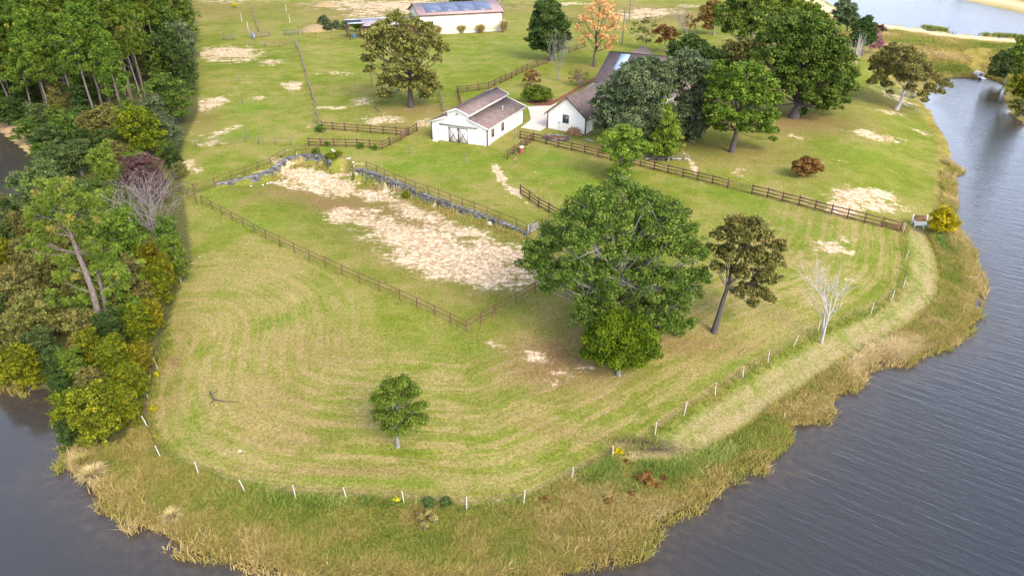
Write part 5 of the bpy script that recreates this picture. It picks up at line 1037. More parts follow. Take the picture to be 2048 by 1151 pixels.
T("pink_shrub", "dull purple bush beside the dam road's near end", "bush", (1758, 72), [(1750, 52, 6), (1760, 56, 7), (1768, 62, 6), (1752, 64, 6)], .06, 'maroon', 'barkgrey', 60, .36, .5, twigs=2)
bare_tree("bare_tree", "leafless pale bush right of the massive oak", at(1712, 130), 7.0, .09, M['barkpale'], 61, spread=.5, up=.5, kids=4, lvl=2, stems=4, tilt=.35, firstL=.35)
T("shore_oak", "wide spreading oak with a leaning pale trunk at the right shore", "tree", (1791, 219),
  [(1785, 100, 14), (1815, 105, 14), (1770, 118, 16), (1800, 120, 18), (1835, 120, 14), (1755, 138, 14), (1788, 140, 18), (1822, 140, 18), (1855, 138, 12), (1760, 155, 12), (1742, 165, 9), (1808, 158, 16), (1840, 158, 15), (1868, 155, 11), (1885, 168, 11), (1860, 178, 11), (1880, 185, 8), (1846, 190, 9), (1775, 170, 9), (1820, 178, 10), (1850, 202, 6), (1780, 186, 6), (1898, 172, 6), (1750, 120, 10)], .36, 'olive', 'barkpale', 62, .36, .75, top=(2.2, 0, 9.5), fork=.3, twigs=3)
for q, (lab, b, pts, m) in enumerate([
  ("dark green tree at the right edge beside the culvert", (2010, 165), [(2015, 112, 12), (2000, 120, 12), (2030, 110, 14), (1992, 135, 11), (2012, 138, 14), (2032, 132, 14), (2000, 150, 10), (1985, 148, 8)], 'teal'),
  ("taller green tree at the right edge above the lake arm", (2058, 190), [(2045, 85, 12), (2060, 92, 14), (2040, 105, 13), (2062, 115, 16), (2044, 128, 14), (2060, 140, 16), (2045, 152, 14)], 'green'),
  ("yellow green bush overhanging the lake arm at the right edge", (2046, 205), [(2040, 160, 11), (2055, 162, 12), (2030, 172, 9), (2048, 178, 12), (2034, 188, 9), (2055, 192, 12)], 'yellowgreen'),
  ("grey brown twiggy bush at the waterline of the right edge", (2040, 232), [(2032, 205, 8), (2046, 208, 9), (2028, 216, 7), (2044, 222, 9), (2056, 228, 9)], 'olive')]):
    T("bank_tree", lab, "tree", b, pts, .2, m, 'barkgrey', 70 + q, .36, .8)
T("small_shrub", "small dark shrub in front of the big oak's trunk in the right group", "bush", (1601, 236), [(1596, 220, 7), (1606, 222, 7), (1600, 228, 8)], .05, 'dark', 'barkdark', 75, .3, 1.0)
T("dark_tree", "small dark tree seen through the open carport", "tree", (714, 64), [(712, 45, 6), (708, 52, 6), (716, 54, 6)], .1, 'dark', 'barkdark', 76, .5, 1.0)
T("dark_tree", "dark tree crown behind the metal barn at the photo's top", "tree", (918, 8), [(900, -12, 12), (925, -14, 14), (940, -8, 10), (912, 0, 10), (932, 2, 10)], .2, 'dark', 'barkdark', 77, .6, 1.0)
for q, (px, py, w, lab) in enumerate([(648, 50, 10, "grey green bush left of the carport, the topmost one"), (656, 62, 8, "grey green bush between dirt mound and carport"), (672, 58, 8, "olive bush right behind the dirt mound"), (688, 60, 7, "small olive bush just left of the carport")]):
    T("field_bush", lab, "bush", (px, py), [(px - w * .4, py - 6, w * .7), (px + w * .4, py - 5, w * .7), (px, py - 11, w * .7)], .05, 'liveoak', 'barkgrey', 80 + q, .5, .8, twigs=1)
def fallen_branch():
    c = at(424, 796); o = empty("fallen_branch", c); tag(o, "dark forked branch lying on the mown grass at the lower left", "branch"); b = MB()
    b.tube([(-.5, .9, .1), (-.2, .3, .2), (.3, -.3, .12), (1.2, -.5, .1), (2.6, -.6, .08)], [.03, .06, .07, .04, .015], 5); b.tube([(.3, -.3, .12), (.2, -.9, .1)], [.05, .02], 5); b.tube([(-.2, .3, .2), (.4, .6, .35)], [.04, .015], 5); b.build("stem", M['barkdark'], o)
fallen_branch()
def brush_pile():
    c = at(1330, 318); o = empty("brush_pile", c); tag(o, "pile of cut grey branches under the pale conifer beside the board fence", "brush pile"); rs = np.random.RandomState(2); b = MB()
    for i in range(90):
        a = rs.uniform(0, 3.14); L = rs.uniform(.6, 2.2); x, y = rs.normal() * 2.0, rs.normal() * .7; d = np.array([math.cos(a) * L, math.sin(a) * L * .6, rs.uniform(-.2, .5)]); b.tube([(x, y, .15 + rs.uniform(0, .3)), np.array([x, y, .2]) + d], [.035, .015], 4, cap=False)
    b.build("branches", M['barkgrey'], o); b = MB()
    for i in range(7): x = rs.normal() * 1.5; b.tube([(x, -.3, .12), (x + rs.uniform(.6, 1.6), rs.normal() * .4, .2)], [.09, .07], 6)
    b.build("logs", M['barkpale'], o)
brush_pile()

# ------------------------------------------------------------------ the woods at the left
PN = []
for sd in range(5):
    t, f = pine_meshes(200 + sd, 17.5 + sd * .8, [.56, .50, .64, .54, .68][sd], [6.8, 6.0, 6.4, 7.2, 6.2][sd]); o = empty("pine_tree", (0, 0, 0)); t.build("trunk", M['barkpine'], o, smooth=True); f.build("crown", M['pine'], o); PN.append(o)
BR = {}
def variants(key, mat, bark, n, kind="round", leaf=.27, cov=.42, bot=.03, w=.85, name="broadleaf_tree", **kw):
    L = []
    for i in range(n):
        rs = np.random.RandomState(abs(hash(key)) % 1000 + i) if False else np.random.RandomState(sum(map(ord, key)) + i); o = empty(name, (0, 0, 0)); lb = envelope_lobes(8.0, 8.0 * w, bot, rs, 15, kind); f = MB(); foliage(f, lb, rs, leaf, cov, **kw); f.build("crown", M[mat], o)
        t = MB(); trunk_mesh(t, lb, (0, 0, 6.2), .2, rs, twigs=2); t.build("trunk", M[bark], o, smooth=True); L.append(o)
    BR[key] = L
for k, b in (('oak', 'barkdark'), ('dark', 'barkdark'), ('teal', 'barkgrey'), ('green', 'barkgrey'), ('yellowgreen', 'barkdark'), ('olive', 'barkgrey'), ('gold', 'barkdark'), ('maroon', 'barkgrey'), ('lime', 'barkgrey'), ('liveoak', 'barkgrey')):
    variants(k, k, b, 2)
used = set(); cnt = [0]
def place(proto, loc, rz, sc, label, cat, group):
    o = proto if proto.name not in used else copy_tree(proto); used.add(proto.name)
    o.location = tuple(float(k) for k in loc); o.rotation_euler = (0, 0, rz); o.scale = sc; tag(o, label, cat, group); return o
def tree_px(cx, by, ty, w, key, label, group=None, kx=0):
    """place a round tree from the foot, top and width it has in the photo"""
    base = at(cx, by); h = max(at_y(cx, ty, base[1])[2] - base[2], 1.2); wd = w * pxm(base); v = BR[key][cnt[0] % len(BR[key])]; cnt[0] += 1
    s = wd / (8 * .85); place(v, (base[0], base[1], base[2] - .1), cnt[0] * 2.4, (s, s, h / 8.0), label, "tree", group)
GW = "broadleaf trees of the crowded wood along the left shore"
sh = {'oak': "mid green broadleaf tree in the crowded wood on the left", 'dark': "dark green broadleaf tree in the crowded wood on the left", 'teal': "blue green broadleaf tree in the crowded wood on the left", 'green': "fresh green broadleaf tree in the crowded wood on the left",
      'yellowgreen': "yellow green broadleaf tree in the crowded wood on the left", 'olive': "olive brown broadleaf tree in the crowded wood on the left", 'gold': "golden leaved tree in the crowded wood on the left", 'liveoak': "grey green broadleaf tree in the crowded wood on the left", 'lime': "lime green broadleaf tree in the crowded wood on the left"}
WOODT = [ # cx, foot, top, width, kind, own label
 (362, 20, -90, 70, 'dark', None), (372, 90, -30, 74, 'oak', None), (350, 60, -60, 80, 'dark', None), (378, 150, 30, 70, 'liveoak', "grey green oak at the meadow edge of the pine wood, above the round green one"), (382, 190, 80, 56, 'dark', None), (345, 120, 0, 80, 'oak', None), (355, 170, 50, 80, 'dark', None), (330, 170, 60, 70, 'oak', None),
 (352, 246, 138, 112, 'oak', "large round green tree at the meadow edge below the pine wood"), (318, 262, 182, 70, 'liveoak', None), (345, 300, 225, 60, 'liveoak', None), (296, 312, 200, 104, 'yellowgreen', "wide olive yellow tree draped with vines, below the pines"), (340, 325, 278, 50, 'oak', None), (262, 300, 215, 60, 'olive', None),
 (205, 285, 210, 96, 'olive', None), (150, 300, 220, 84, 'oak', None), (110, 320, 248, 90, 'teal', None), (60, 285, 235, 66, 'oak', None), (20, 250, 195, 70, 'dark', None), (165, 350, 275, 96, 'teal', None), (125, 375, 290, 96, 'teal', None), (245, 345, 275, 60, 'olive', None),
 (226, 385, 280, 72, 'lime', "lime green slender tree left of the maroon tree"), (275, 350, 300, 60, 'green', None), (302, 408, 303, 104, 'maroon', "maroon leaved round tree behind the bare grey tree"), (362, 356, 322, 40, 'olive', None), (350, 335, 290, 46, 'dark', None),
 (105, 450, 318, 120, 'teal', "broad blue green tree leaning over the dark inlet"), (165, 465, 350, 120, 'teal', None), (60, 500, 415, 70, 'olive', None), (20, 520, 420, 70, 'dark', None), (232, 470, 375, 80, 'green', None), (205, 430, 350, 60, 'oak', None), (25, 560, 465, 66, 'gold', None), (75, 560, 470, 80, 'olive', None),
 (262, 545, 410, 106, 'green', "large fresh green tree just left of the bare grey tree's trunk"), (345, 510, 425, 54, 'oak', None), (362, 565, 462, 66, 'green', "green tree at the meadow edge under the bare grey tree"), (312, 548, 482, 76, 'gold', "golden tree below the bare grey tree"), (330, 620, 520, 66, 'yellowgreen', None), (340, 590, 500, 50, 'gold', None), (280, 610, 510, 90, 'olive', None),
 (215, 580, 470, 80, 'olive', None), (245, 640, 540, 90, 'olive', None), (120, 600, 500, 100, 'olive', None), (60, 640, 520, 100, 'olive', None), (10, 660, 540, 80, 'teal', None), (110, 680, 575, 110, 'olive', None), (180, 640, 540, 80, 'olive', None), (290, 690, 600, 70, 'yellowgreen', None), (316, 665, 590, 50, 'gold', None),
 (50, 720, 620, 90, 'olive', None), (5, 730, 640, 70, 'dark', None), (100, 735, 650, 80, 'teal', None), (60, 775, 685, 90, 'yellowgreen', None), (15, 768, 690, 60, 'yellowgreen', None), (125, 765, 690, 70, 'dark', None), (158, 768, 692, 62, 'green', "pale fresh green round tree in the lower wood near the water"), (195, 740, 655, 70, 'yellowgreen', None), (240, 760, 668, 90, 'yellowgreen', None), (290, 745, 680, 60, 'gold', None),
 (275, 800, 715, 76, 'yellowgreen', None), (200, 810, 735, 80, 'olive', None), (245, 820, 755, 80, 'yellowgreen', None), (130, 795, 745, 60, 'dark', None), (165, 862, 775, 100, 'yellowgreen', "left half of the big yellow green shrub over the water"), (215, 885, 768, 120, 'yellowgreen', "big yellow green shrub leaning over the lake at the wood's lower tip"), (262, 855, 770, 80, 'yellowgreen', "right part of the yellow green thicket beside the white posts"),
 (145, 895, 835, 56, 'dark', None), (300, 640, 560, 60, 'olive', None), (150, 540, 440, 90, 'olive', None), (180, 700, 610, 90, 'olive', None), (235, 700, 615, 80, 'dark', None), (40, 460, 390, 50, 'dark', None), (0, 440, 380, 60, 'olive', None), (280, 470, 400, 60, 'green', None), (130, 420, 340, 80, 'dark', None), (200, 520, 430, 70, 'oak', None),
 (-30, 620, 500, 90, 'olive', None), (-30, 700, 600, 90, 'dark', None), (260, 430, 370, 60, 'oak', None), (90, 330, 280, 50, 'oak', None), (300, 360, 315, 40, 'oak', None), (225, 320, 255, 60, 'dark', None), (180, 320, 250, 60, 'dark', None)]
for (cx, by, ty, w, key, lab) in WOODT: tree_px(cx, by, ty, w, key, lab or sh[key], None if lab else GW)
# pines: a stand that runs back from the dirt track, spaced by dart throwing
rs = np.random.RandomState(77); STAND = plane_poly([(-700, 120), (-300, 170), (60, 248), (110, 252), (255, 262), (300, 200), (335, 150), (345, 80), (345, 20), (330, -40), (300, -90), (-700, -90)], 2.2)
pts = [at(a, b)[:2] for a, b in [(73, 246), (109, 247), (253, 258), (195, 250), (158, 236), (30, 222), (290, 190), (300, 160)]]; lo, hi = STAND.min(0), STAND.max(0); tries = 0
while len(pts) < 200 and tries < 20000:
    tries += 1; q = np.array([rs.uniform(max(lo[0], -190), hi[0]), rs.uniform(lo[1], min(hi[1], 330))]); 
    if not inside(q[None], STAND)[0] or q[0] < -.78 * q[1] - 12: continue
    dmin = 4.7 if q[1] < 200 else 8.5
    if min(np.hypot(*(p - q)) for p in pts) > dmin: pts.append(q)
own = {0: "tall leaning pine at the pond track's edge, farthest left of the bare trunks", 1: "tall pine with a long bare trunk, second from the pond track", 2: "tall pine with a thin bare trunk rising behind the vine draped tree"}
for i, q in enumerate(pts):
    z = h1(*q); k = rs.uniform(.82, 1.12) * (.86 if i < 8 else 1); place(PN[i % 5], (q[0], q[1], z), rs.uniform(0, 6.3), (k, k, k), own.get(i, "tall pine in the dense pine wood at the upper left"), "tree", None if i in own else "pines of the upper left wood")
# undergrowth trees between the pines
n = 0; U = []
while n < 70:
    q = np.array([rs.uniform(-130, -55), rs.uniform(100, 240)])
    if not inside(q[None], STAND)[0] or q[0] < -.78 * q[1] - 8: continue
    if U and min(np.hypot(*(p - q)) for p in U) < 4.5: continue
    U.append(q); n += 1; key = ['dark', 'oak', 'olive', 'dark', 'teal'][n % 5]; v = BR[key][n % 2]; k = rs.uniform(.6, 1.0); place(v, (q[0], q[1], h1(*q)), rs.uniform(0, 6), (k, k, k * .9), "low shady tree growing under the pines of the upper left wood", "tree", "undergrowth trees beneath the pines")
for j, (cx, by, key) in enumerate([(35, 252, 'dark'), (85, 262, 'teal'), (130, 268, 'oak'), (175, 272, 'dark'), (225, 272, 'olive'), (270, 262, 'oak'), (5, 235, 'oak')]):
    b_ = at(cx, by); k = .75; place(BR[key][j % 2], b_, j * 1.3, (k, k, .7), "low shady tree growing under the pines of the upper left wood", "tree", "undergrowth trees beneath the pines")
for L_ in list(BR.values()) + [PN]:
    for o in L_:
        if o.name not in used:
            for c in list(o.children): bpy.data.objects.remove(c)
            bpy.data.objects.remove(o)
# the two big pines in the middle of the left wood
def big_pine(label, px, bpx, crown, seed):
    rs = np.random.RandomState(seed); base = at(*bpx); o = empty("pine_tree", base); tag(o, label, "tree", "big pines standing above the left wood"); t = MB(); f = MB()
    P = np.array([at_y(a, b, base[1] + d) - base for a, b, d in px]); P[0, 2] -= .4; t.tube(P, np.linspace(.32, .07, len(P)), 8); C = []
    for (a, b, n_, off) in crown:
        c = at_y(a, b, base[1] + off) - base; k = np.argmin(np.linalg.norm(P - (c - np.array([0, 0, 1.2])), axis=1)); cv = curve(P[k], c, -.08, 5, rs); t.tube(cv, np.linspace(.085, .02, 5), 5, cap=False)
        for q in range(n_):
            e = c + rs.normal(size=3) * np.array([.75, .75, .32]); C.append(e)
            if q % 3 == 0: t.tube([cv[3], e], [.025, .01], 3, cap=False)
    C = np.array(C); nn = 60; D = unit(rs.normal(size=(len(C), nn, 3)) + np.array([0, 0, .55])); L = .40 * rs.uniform(.7, 1.25, (len(C), nn, 1)); tips = C[:, None, :] + D * L; A = unit(np.cross(D, rs.normal(size=D.shape))) * .03; b0 = C[:, None, :] + D * L * .12
    V = np.stack([b0 - A * .6, b0 + A * .6, tips + A, tips - A], 2).reshape(-1, 3); ct = rs.uniform(0, 1, (len(C), 1)); tt = np.clip(.25 + ct * .45 + rs.uniform(0, .35, (len(C), nn)), 0, .93); tt = np.where(ct > .985, .97, tt)
    f.add(V, np.arange(len(V)).reshape(-1, 4), tt.ravel()); t.build("trunk", M['barkpine'], o, smooth=True); f.build("crown", M['pine'], o)
big_pine("big pine with a leaning purple grey trunk in the middle of the left wood", [(215, 690, 0), (200, 640, 0), (186, 585, 0), (172, 545, .2), (155, 505, .3), (144, 472, .4), (130, 440, .4), (116, 405, .5), (108, 385, .5)], (215, 690),
  [(95, 372, 9, .3), (118, 368, 10, -.4), (135, 385, 9, .8), (88, 392, 9, 0), (160, 395, 9, -.6), (180, 405, 9, .5), (100, 410, 8, -.8), (75, 430, 9, .6), (150, 425, 8, -.5), (190, 425, 8, 0), (85, 455, 9, -.6), (115, 450, 8, .5), (70, 480, 8, .2), (95, 485, 8, -1.0), (160, 470, 7, 1), (62, 500, 7, .4), (120, 520, 8, -.6), (140, 535, 8, .6), (175, 505, 7, -.8), (190, 480, 6, .3), (130, 560, 6, 0), (155, 445, 7, .9)], 301)
big_pine("smaller fork trunked pine growing against the big leaning pine", [(226, 662, -.5), (214, 625, -.5), (204, 580, -.4), (196, 548, -.3), (192, 520, -.2)], (226, 664),
  [(190, 505, 9, 0), (205, 512, 9, .5), (225, 520, 9, -.4), (240, 532, 10, .3), (250, 545, 8, -.3), (220, 548, 8, .6), (185, 535, 8, -.7), (230, 565, 8, .2), (190, 575, 9, -.3), (210, 595, 8, .5), (225, 575, 7, -.5), (110, 600, 9, -.5), (125, 612, 9, .3), (145, 600, 8, 0), (165, 595, 8, -.6), (180, 608, 8, .4), (155, 620, 7, .2), (250, 610, 9, .2), (268, 615, 8, -.3), (235, 625, 7, .4), (120, 645, 6, 0), (205, 618, 8, -.2), (175, 585, 8, .3)], 302)
for j, (cx, by, ty) in enumerate([(262, 200, 55), (282, 195, 60), (250, 190, 48)]):
    base = at(cx, by); h = at_y(cx, ty, base[1])[2] - base[2]; bare_tree("dead_pine", ["dead orange barked pine snag in the pine wood", "dead grey pine snag right of the orange barked one", "dead thin pine snag left of the orange barked one"][j], base, h * .95, .17, M['log'] if j == 0 else M['barkgrey'], 90 + j, spread=.5, up=.1, kids=2, lvl=2, firstL=.9, tilt=.05)

# ------------------------------------------------------------------ tall grass of the banks, weeds
GM = NT("bank_grass"); t_ = GM.attr("tint"); M['marsh'] = None
colr = GM.ramp(t_, [(0.0, (.12, .16, .025)), (.22, (.20, .25, .04)), (.42, (.31, .31, .07)), (.62, (.38, .29, .09)), (.8, (.50, .39, .17)), (1.0, (.64, .52, .29))])
GM.done(colr, .8, .06); tr_ = GM.n("ShaderNodeBsdfTranslucent"); GM.t.links.new(colr, tr_.inputs[0]); mx_ = GM.n("ShaderNodeMixShader"); mx_.inputs[0].default_value = .3
GM.t.links.new(GM.p.outputs[0], mx_.inputs[1]); GM.t.links.new(tr_.outputs[0], mx_.inputs[2]); GM.t.links.new(mx_.outputs[0], GM.out.inputs[0]); M['marsh'] = GM.m
def vnoise(P, sc, seed):
    r = np.random.RandomState(seed); G = r.uniform(0, 1, (64, 64)); q = P * sc + 1000; i = np.floor(q).astype(int); f = q - i; f = f * f * (3 - 2 * f); a = i % 64; b = (i + 1) % 64
    return (G[a[:, 0], a[:, 1]] * (1 - f[:, 0]) + G[b[:, 0], a[:, 1]] * f[:, 0]) * (1 - f[:, 1]) + (G[a[:, 0], b[:, 1]] * (1 - f[:, 0]) + G[b[:, 0], b[:, 1]] * f[:, 0]) * f[:, 1]
def blades(name, P, hgt, tint, rs, nb=6, width=.035, spread=.16, lean=.5, mat=None, z=None, wind=(.2, .05)):
    """tufts of bent grass blades; one countless mass"""
    k = len(P); z = H(P) if z is None else z; B = np.column_stack([P, z - .03])[:, None, :] + np.concatenate([rs.normal(size=(k, nb, 2)) * spread, np.zeros((k, nb, 1))], 2)
    d = rs.normal(size=(k, nb, 2)) * lean + np.array(wind); h = (hgt[:, None] * rs.uniform(.55, 1.15, (k, nb)))[..., None]
    mid = B + np.concatenate([d * h * .35, h * .62], 2); tip = B + np.concatenate([d * h * 1.0, h * rs.uniform(.75, 1, (k, nb, 1))], 2)
    sd = unit(np.concatenate([rs.normal(size=(k, nb, 2)), np.zeros((k, nb, 1))], 2)) * width
    V = np.stack([B - sd * .5, B + sd * .5, mid + sd * .5, mid - sd * .5, tip], 2).reshape(-1, 3); n = k * nb; o = np.arange(n)[:, None] * 5
    t = np.clip(tint[:, None] + rs.normal(size=(k, nb)) * .10, 0, 1).ravel(); mb = MB(); mb.add(V, o + np.array([[0, 1, 2, 3]]), t); mb.f.append(o + np.array([[3, 2, 4]])); mb.t.append(t)
    return tag(mb.build(name, mat or M['marsh']), kind="stuff")
rs = np.random.RandomState(5)
def scatter(n, box, cond):
    out = []; tot = 0
    while tot < n:
        Q = np.column_stack([rs.uniform(box[0], box[1], n), rs.uniform(box[2], box[3], n)]); Q = Q[cond(Q)]; out.append(Q); tot += len(Q)
    return np.vstack(out)[:n]
FP = np.vstack([FENCEW, [at(1500, 360)[:2], at(1000, 200)[:2], at(620, 100)[:2], at(400, 100)[:2], at(410, 250)[:2], at(395, 400)[:2], at(370, 520)[:2], at(345, 600)[:2]]])
LANE = np.vstack([FENCEW[13:], pin[::-1]])
def bankzone(Q):
    d1 = sdist(Q, LAKE); dp, _ = seg_dist(Q, pin, False); return (d1 > .0) & (d1 < 14) & ~inside(Q, FP) & ~inside(Q, LANE) & (dp > 1.3) & ~inside(Q, WOODW)
P = scatter(44000, (-52, 72, 26, 80), bankzone); d1 = sdist(P, LAKE)
big = vnoise(P, .11, 1); med = vnoise(P, .45, 2); fn = vnoise(P, 1.4, 3)
ti = .14 + .46 * big + .32 * med + .26 * (fn - .5) + .22 * np.exp(-(d1 / 1.3) ** 2)
gz_c = at(1290, 930)[:2]; g = np.exp(-(((P - gz_c) / np.array([9, 3.2])) ** 2).sum(1)); ti = ti * (1 - .75 * g) + .2 * g
hh = .26 + .36 * med * fn + .14 * (big > .5) + .18 * np.exp(-((d1 - .8) / 1.0) ** 2)
blades("bank_grass", P, hh, ti, rs, 7, .038, .17, .55)
RG = leafmat("reed_green", (.075, .135, .020), (.16, .235, .040), (.27, .32, .085), trans=.3)
for cx_, cy_, rx_, ry_, n_, m_, lab_ in [(1330, 925, 8.0, 2.4, 1400, RG, "green_reeds"), (1225, 945, 4.5, 2.0, 800, RG, "green_reeds"), (700, 1003, 10, .8, 400, RG, "green_reeds"), (1895, 492, 2.0, 3.0, 500, RG, "green_reeds")]:
    c_ = at(cx_, cy_)[:2]; Q = c_ + rs.normal(size=(n_, 2)) * np.array([rx_, ry_]) * .5; Q = Q[~inside(Q, FP) & ~inside(Q, LANE) & (sdist(Q, LAKE) > .4) & (seg_dist(Q, pin, False)[0] > 1.5) & (blobs(Q, [(1290, 888, 70, 12, 1.0)]) < .35)]; v_ = vnoise(Q, .8, 41)
    blades(lab_, Q, .45 + .4 * v_, .15 + .8 * vnoise(Q, .5, 42), rs, 7, .045, .18, .5, mat=m_)
# reeds standing in the edge of the water and along the dam
def edge(n, box, dlo, dhi, poly, extra=None): return scatter(n, box, lambda Q: (lambda d: (d > dlo) & (d < dhi) & (True if extra is None else extra(Q)))(sdist(Q, poly)))
P = edge(5000, (-52, 72, 26, 128), -.9, .9, LAKE, lambda Q: ~inside(Q, WOODW) & ((vnoise(Q, .5, 9) > .38) | (Q[:, 1] > 70))); hh = .4 + .5 * vnoise(P, .6, 8); ti = np.clip(.35 + .5 * vnoise(P, .35, 10), 0, 1)
blades("shore_sedge", P, hh, ti, rs, 7, .05, .14, .55, z=np.maximum(H(P), -.02))
P = scatter(15000, (95, 260, 140, 215), lambda Q: (lambda d2, d1: (d2 > 10.5) & (d2 < 60) & (d1 > 0) & (d1 < 40))(sdist(Q, POND), sdist(Q, LAKE)) & (vnoise(Q, .25, 4) > .25)); blades("dam_grass", P, .35 + .5 * vnoise(P, .3, 6), .15 + .75 * vnoise(P, .16, 7), rs, 7, .11, .35, .5)
P = edge(1400, (95, 270, 150, 240), -.6, 1.4, POND, lambda Q: (vnoise(Q, .14, 12) > .45) & (Q[:, 1] < 222)); blades("dam_reeds", P, np.full(len(P), 1.3), .12 + .2 * vnoise(P, .3, 7), rs, 6, .10, .3, .25, z=np.maximum(H(P), POND_Z - .05))
# short meadow tufts: mown grass in the nearer field, and unmown strips under the fences
P = scatter(24000, (-50, 66, 30, 96), lambda Q: (inside(Q, FP) | inside(Q, LANE)) & (rs.uniform(0, 1, len(Q)) < np.clip(1.5 - Q[:, 1] / 80, .15, 1)))
sand = blobs(P, SAND); lt = blobs(P, LITTER); lu = blobs(P, LUSH); dpi, _ = seg_dist(P, pin, False); dpo, _ = seg_dist(P, pout, False)
P = P[(sand < .15) & (lt + .45 * vnoise(P, .6, 33) < .62) & (np.minimum(dpi, dpo) > 1.0)]; lt = blobs(P, LITTER); lu = blobs(P, LUSH)
blades("meadow_grass", P, .06 + .08 * vnoise(P, .5, 13), .14 + .34 * vnoise(P, .22, 14) + .26 * vnoise(P, 1.0, 15) + .5 * lt - .25 * lu, rs, 4, .05, .14, .7)
WL_ = []
for o in list(COL.objects):
    if o.name.startswith("paddock_fence") and o.type == 'EMPTY':
        q = [np.array((o.matrix_world @ c.location if False else Vector(o.location) + c.location)[:2]) for c in o.children if c.name.startswith("post")]
        for a, b in zip(q[:-1], q[1:]):
            m = int(np.linalg.norm(b - a) * 3.0) + 1; WL_.append(a + (b - a) * rs.uniform(0, 1, (m, 1)) + rs.normal(size=(m, 2)) * .14)
for a, b in zip(FENCEW[:-1], FENCEW[1:]):
    if np.linalg.norm(b - a) < 20: m = int(np.linalg.norm(b - a) * 12); WL_.append(a + (b - a) * rs.uniform(0, 1, (m, 1)) + rs.normal(size=(m, 2)) * .4)
P = np.vstack(WL_); blades("fence_line_weeds", P, .22 + .3 * vnoise(P, .4, 16), .15 + .4 * vnoise(P, .3, 17), rs, 6, .04, .16, .5)
WP = np.vstack([np.array([at(a, b)[:2] for a, b in WALL_L[3:]] ), np.array([at(a, b)[:2] for a, b in WALL_R])]); WL_ = []
for L in (ARENA[5:13], ARENA[16:27]):
    for a, b in zip(L[:-1], L[1:]): m = int(np.linalg.norm(b - a) * 9) + 1; WL_.append(a + (b - a) * rs.uniform(0, 1, (m, 1)) + np.array([.2, -.9]) + rs.normal(size=(m, 2)) * .45)
P = np.vstack(WL_); P = P[vnoise(P, .25, 19) > .42]; blades("wall_foot_weeds", P, .35 + .5 * vnoise(P, .5, 16), .25 + .5 * vnoise(P, .3, 17), rs, 7, .05, .2, .4)
def clump(name, label, px, py, h, w, n, tint, seed, lean=.55, cat="plant", group=None, mat=None, width=.05):
    r = np.random.RandomState(seed); c = at(px, py); mb = MB(); k = n; a = r.uniform(0, 6.28, k); ln = r.uniform(0, 1, k) ** .7; B = np.column_stack([np.cos(a), np.sin(a), np.zeros(k)]) * (ln * w * .12)[:, None]; D = np.column_stack([np.cos(a), np.sin(a), np.zeros(k)])
    hh = h * r.uniform(.6, 1.1, k)[:, None]; mid = B + D * (ln * w * .28)[:, None] + np.array([0, 0, .7]) * hh; tip = B + D * (ln * w * .6)[:, None] + np.array([0, 0, 1]) * hh * (1 - .45 * ln[:, None]); sd = np.cross(D, [0, 0, 1.0]) * width * .5
    V = np.stack([B - sd, B + sd, mid + sd, mid - sd, tip], 1).reshape(-1, 3); o = np.arange(k)[:, None] * 5; t = np.clip(tint + r.normal(size=k) * .1, 0, 1); mb.add(V, o + np.array([[0, 1, 2, 3]]), t); mb.f.append(o + np.array([[3, 2, 4]])); mb.t.append(t)
    ob = mb.build(name, mat or M['marsh']); ob.location = tuple(c); return tag(ob, label, cat, group)
for i, (px, py, lab) in enumerate([(875, 69, "leftmost of the four pampas clumps along the metal barn"), (923, 67, "second pampas clump from the left along the metal barn"), (962, 66, "third pampas clump from the left along the metal barn"), (1008, 65, "tallest pampas clump at the metal barn's right end")]):
    clump("pampas_clump", lab, px, py, 2.9 if i < 3 else 4.2, 3.2, 420, .84, 400 + i, group="pampas clumps along the metal barn", width=.12)
clump("bunch_grass", "pale straw coloured bunch grass fanning out over the water at the lower left", 189, 955, 1.1, 2.0, 360, .9, 410)
clump("bunch_grass", "small bushy grass hump left of the straw fan, at the water", 172, 925, .8, 1.5, 300, .5, 411)
clump("bunch_grass", "reddish straw tuft above the lower left shore", 345, 1035, .7, 1.5, 200, .85, 412)
for i, (px, py, lab) in enumerate([(857, 1012, "left of the two blue green weeds at the bottom fence"), (893, 1012, "right of the two blue green weeds at the bottom fence")]):
    T("blue_green_weed", lab, "plant", (px, py), [(px - 5, py - 8, 6), (px + 5, py - 8, 6), (px, py - 13, 6), (px, py - 4, 6)], .02, 'teal', 'barkgrey', 420 + i, .12, 1.1, clump=.16, twigs=0)
for i, (px, py) in enumerate([(840, 1040), (858, 1034), (868, 1042), (850, 1056)]):
    T("seedhead_weed", "tall weed with cream seed heads below the blue green weeds", "plant", (px, py + 8), [(px - 4, py - 8, 4), (px + 4, py - 7, 4), (px, py - 11, 4)], .015, 'mown', 'barkgrey', 430 + i, .11, 1.0, clump=.15, twigs=2, group="cream headed weeds")
M['flower'] = leafmat("yellow_flowers", (.12, .16, .01), (.50, .42, .01), (.68, .58, .03))
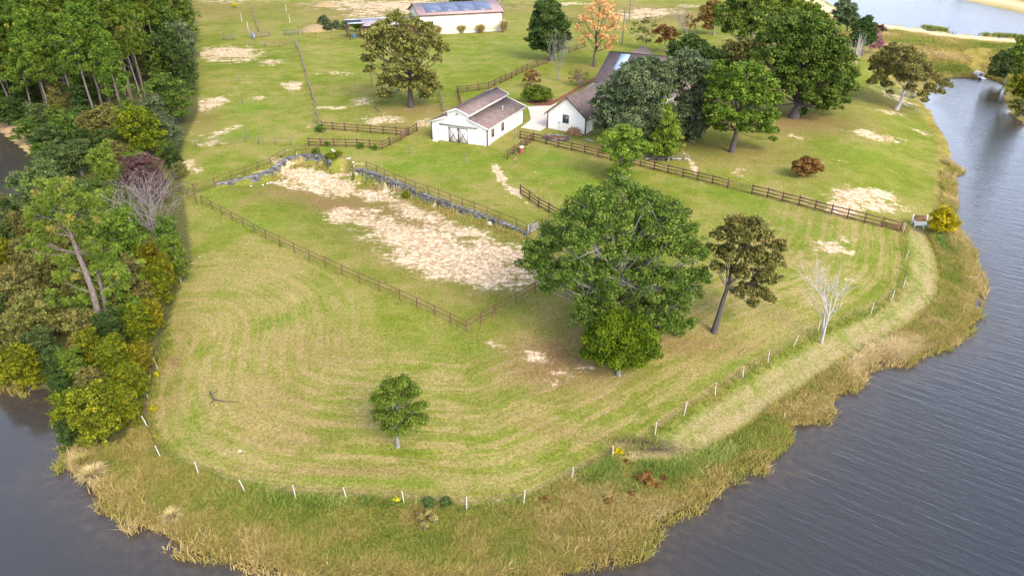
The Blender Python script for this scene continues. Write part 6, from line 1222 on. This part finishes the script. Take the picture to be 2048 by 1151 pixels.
for i, (px, py, s_, lab) in enumerate([(1236, 910, 9, "goldenrod in bloom beside the white post above the green reeds"), (306, 822, 7, "goldenrod in bloom right of the big yellow green shrub"), (312, 752, 5, "goldenrod below the upper left white post"), (792, 1002, 6, "goldenrod left of the blue green weeds at the bottom fence"), (308, 876, 4, "small goldenrod at the thicket's foot"), (469, 16, 6, "goldenrod on the far post line at the top left")]):
    T("goldenrod", lab, "plant", (px, py), [(px - s_ * .5, py - s_ * .8, s_ * .55), (px + s_ * .5, py - s_ * .7, s_ * .55), (px, py - s_ * 1.2, s_ * .5)], .012, 'flower', 'barkgrey', 440 + i, .10 if py > 100 else .3, .9, clump=.13 if py > 100 else .4, twigs=1)
for i, (px, py, w_) in enumerate([(1288, 962, 14), (1303, 972, 12), (1326, 958, 8), (1298, 950, 8), (1262, 990, 9), (1252, 926, 7), (1318, 975, 8), (1215, 1005, 8), (1090, 1000, 8)]):
    T("dock_weed", "rusty brown weed clump among the green reeds of the lower shore", "plant", (px, py), [(px - w_ * .4, py - w_ * .4, w_ * .5), (px + w_ * .4, py - w_ * .4, w_ * .5), (px, py - w_ * .8, w_ * .5)], .012, 'rust', 'barkdark', 450 + i, .11, 1.2, clump=.2, twigs=1, group="rusty weeds of the lower shore")
for i, (px, py, w_, lab) in enumerate([(563, 326, 11, "dark green bush on the curved slate wall"), (632, 306, 9, "green bush at the end of the curved arena rail"), (662, 318, 12, "yellow green bush in the gap between the two slate walls"), (676, 310, 8, "small bush at the top of the gap between the slate walls"), (813, 395, 10, "olive bush at the foot of the straight slate wall"), (655, 290, 6, "small bush under the lower double fence, left one"), (722, 294, 7, "small bush under the lower double fence, middle one"), (750, 297, 6, "small bush under the lower double fence, right one"), (640, 262, 10, "brown vine clump at the corner post of the double fence"), (1825, 196, 5, "small round bush under the shore oak")]):
    T("wall_bush", lab, "bush", (px, py + 3), [(px - w_ * .4, py - w_ * .3, w_ * .5), (px + w_ * .4, py - w_ * .3, w_ * .5), (px, py - w_ * .7, w_ * .5)], .03, 'yellowgreen' if i in (2, 3, 4) else 'oak', 'barkdark', 470 + i, .2, .9, clump=.3, twigs=1)
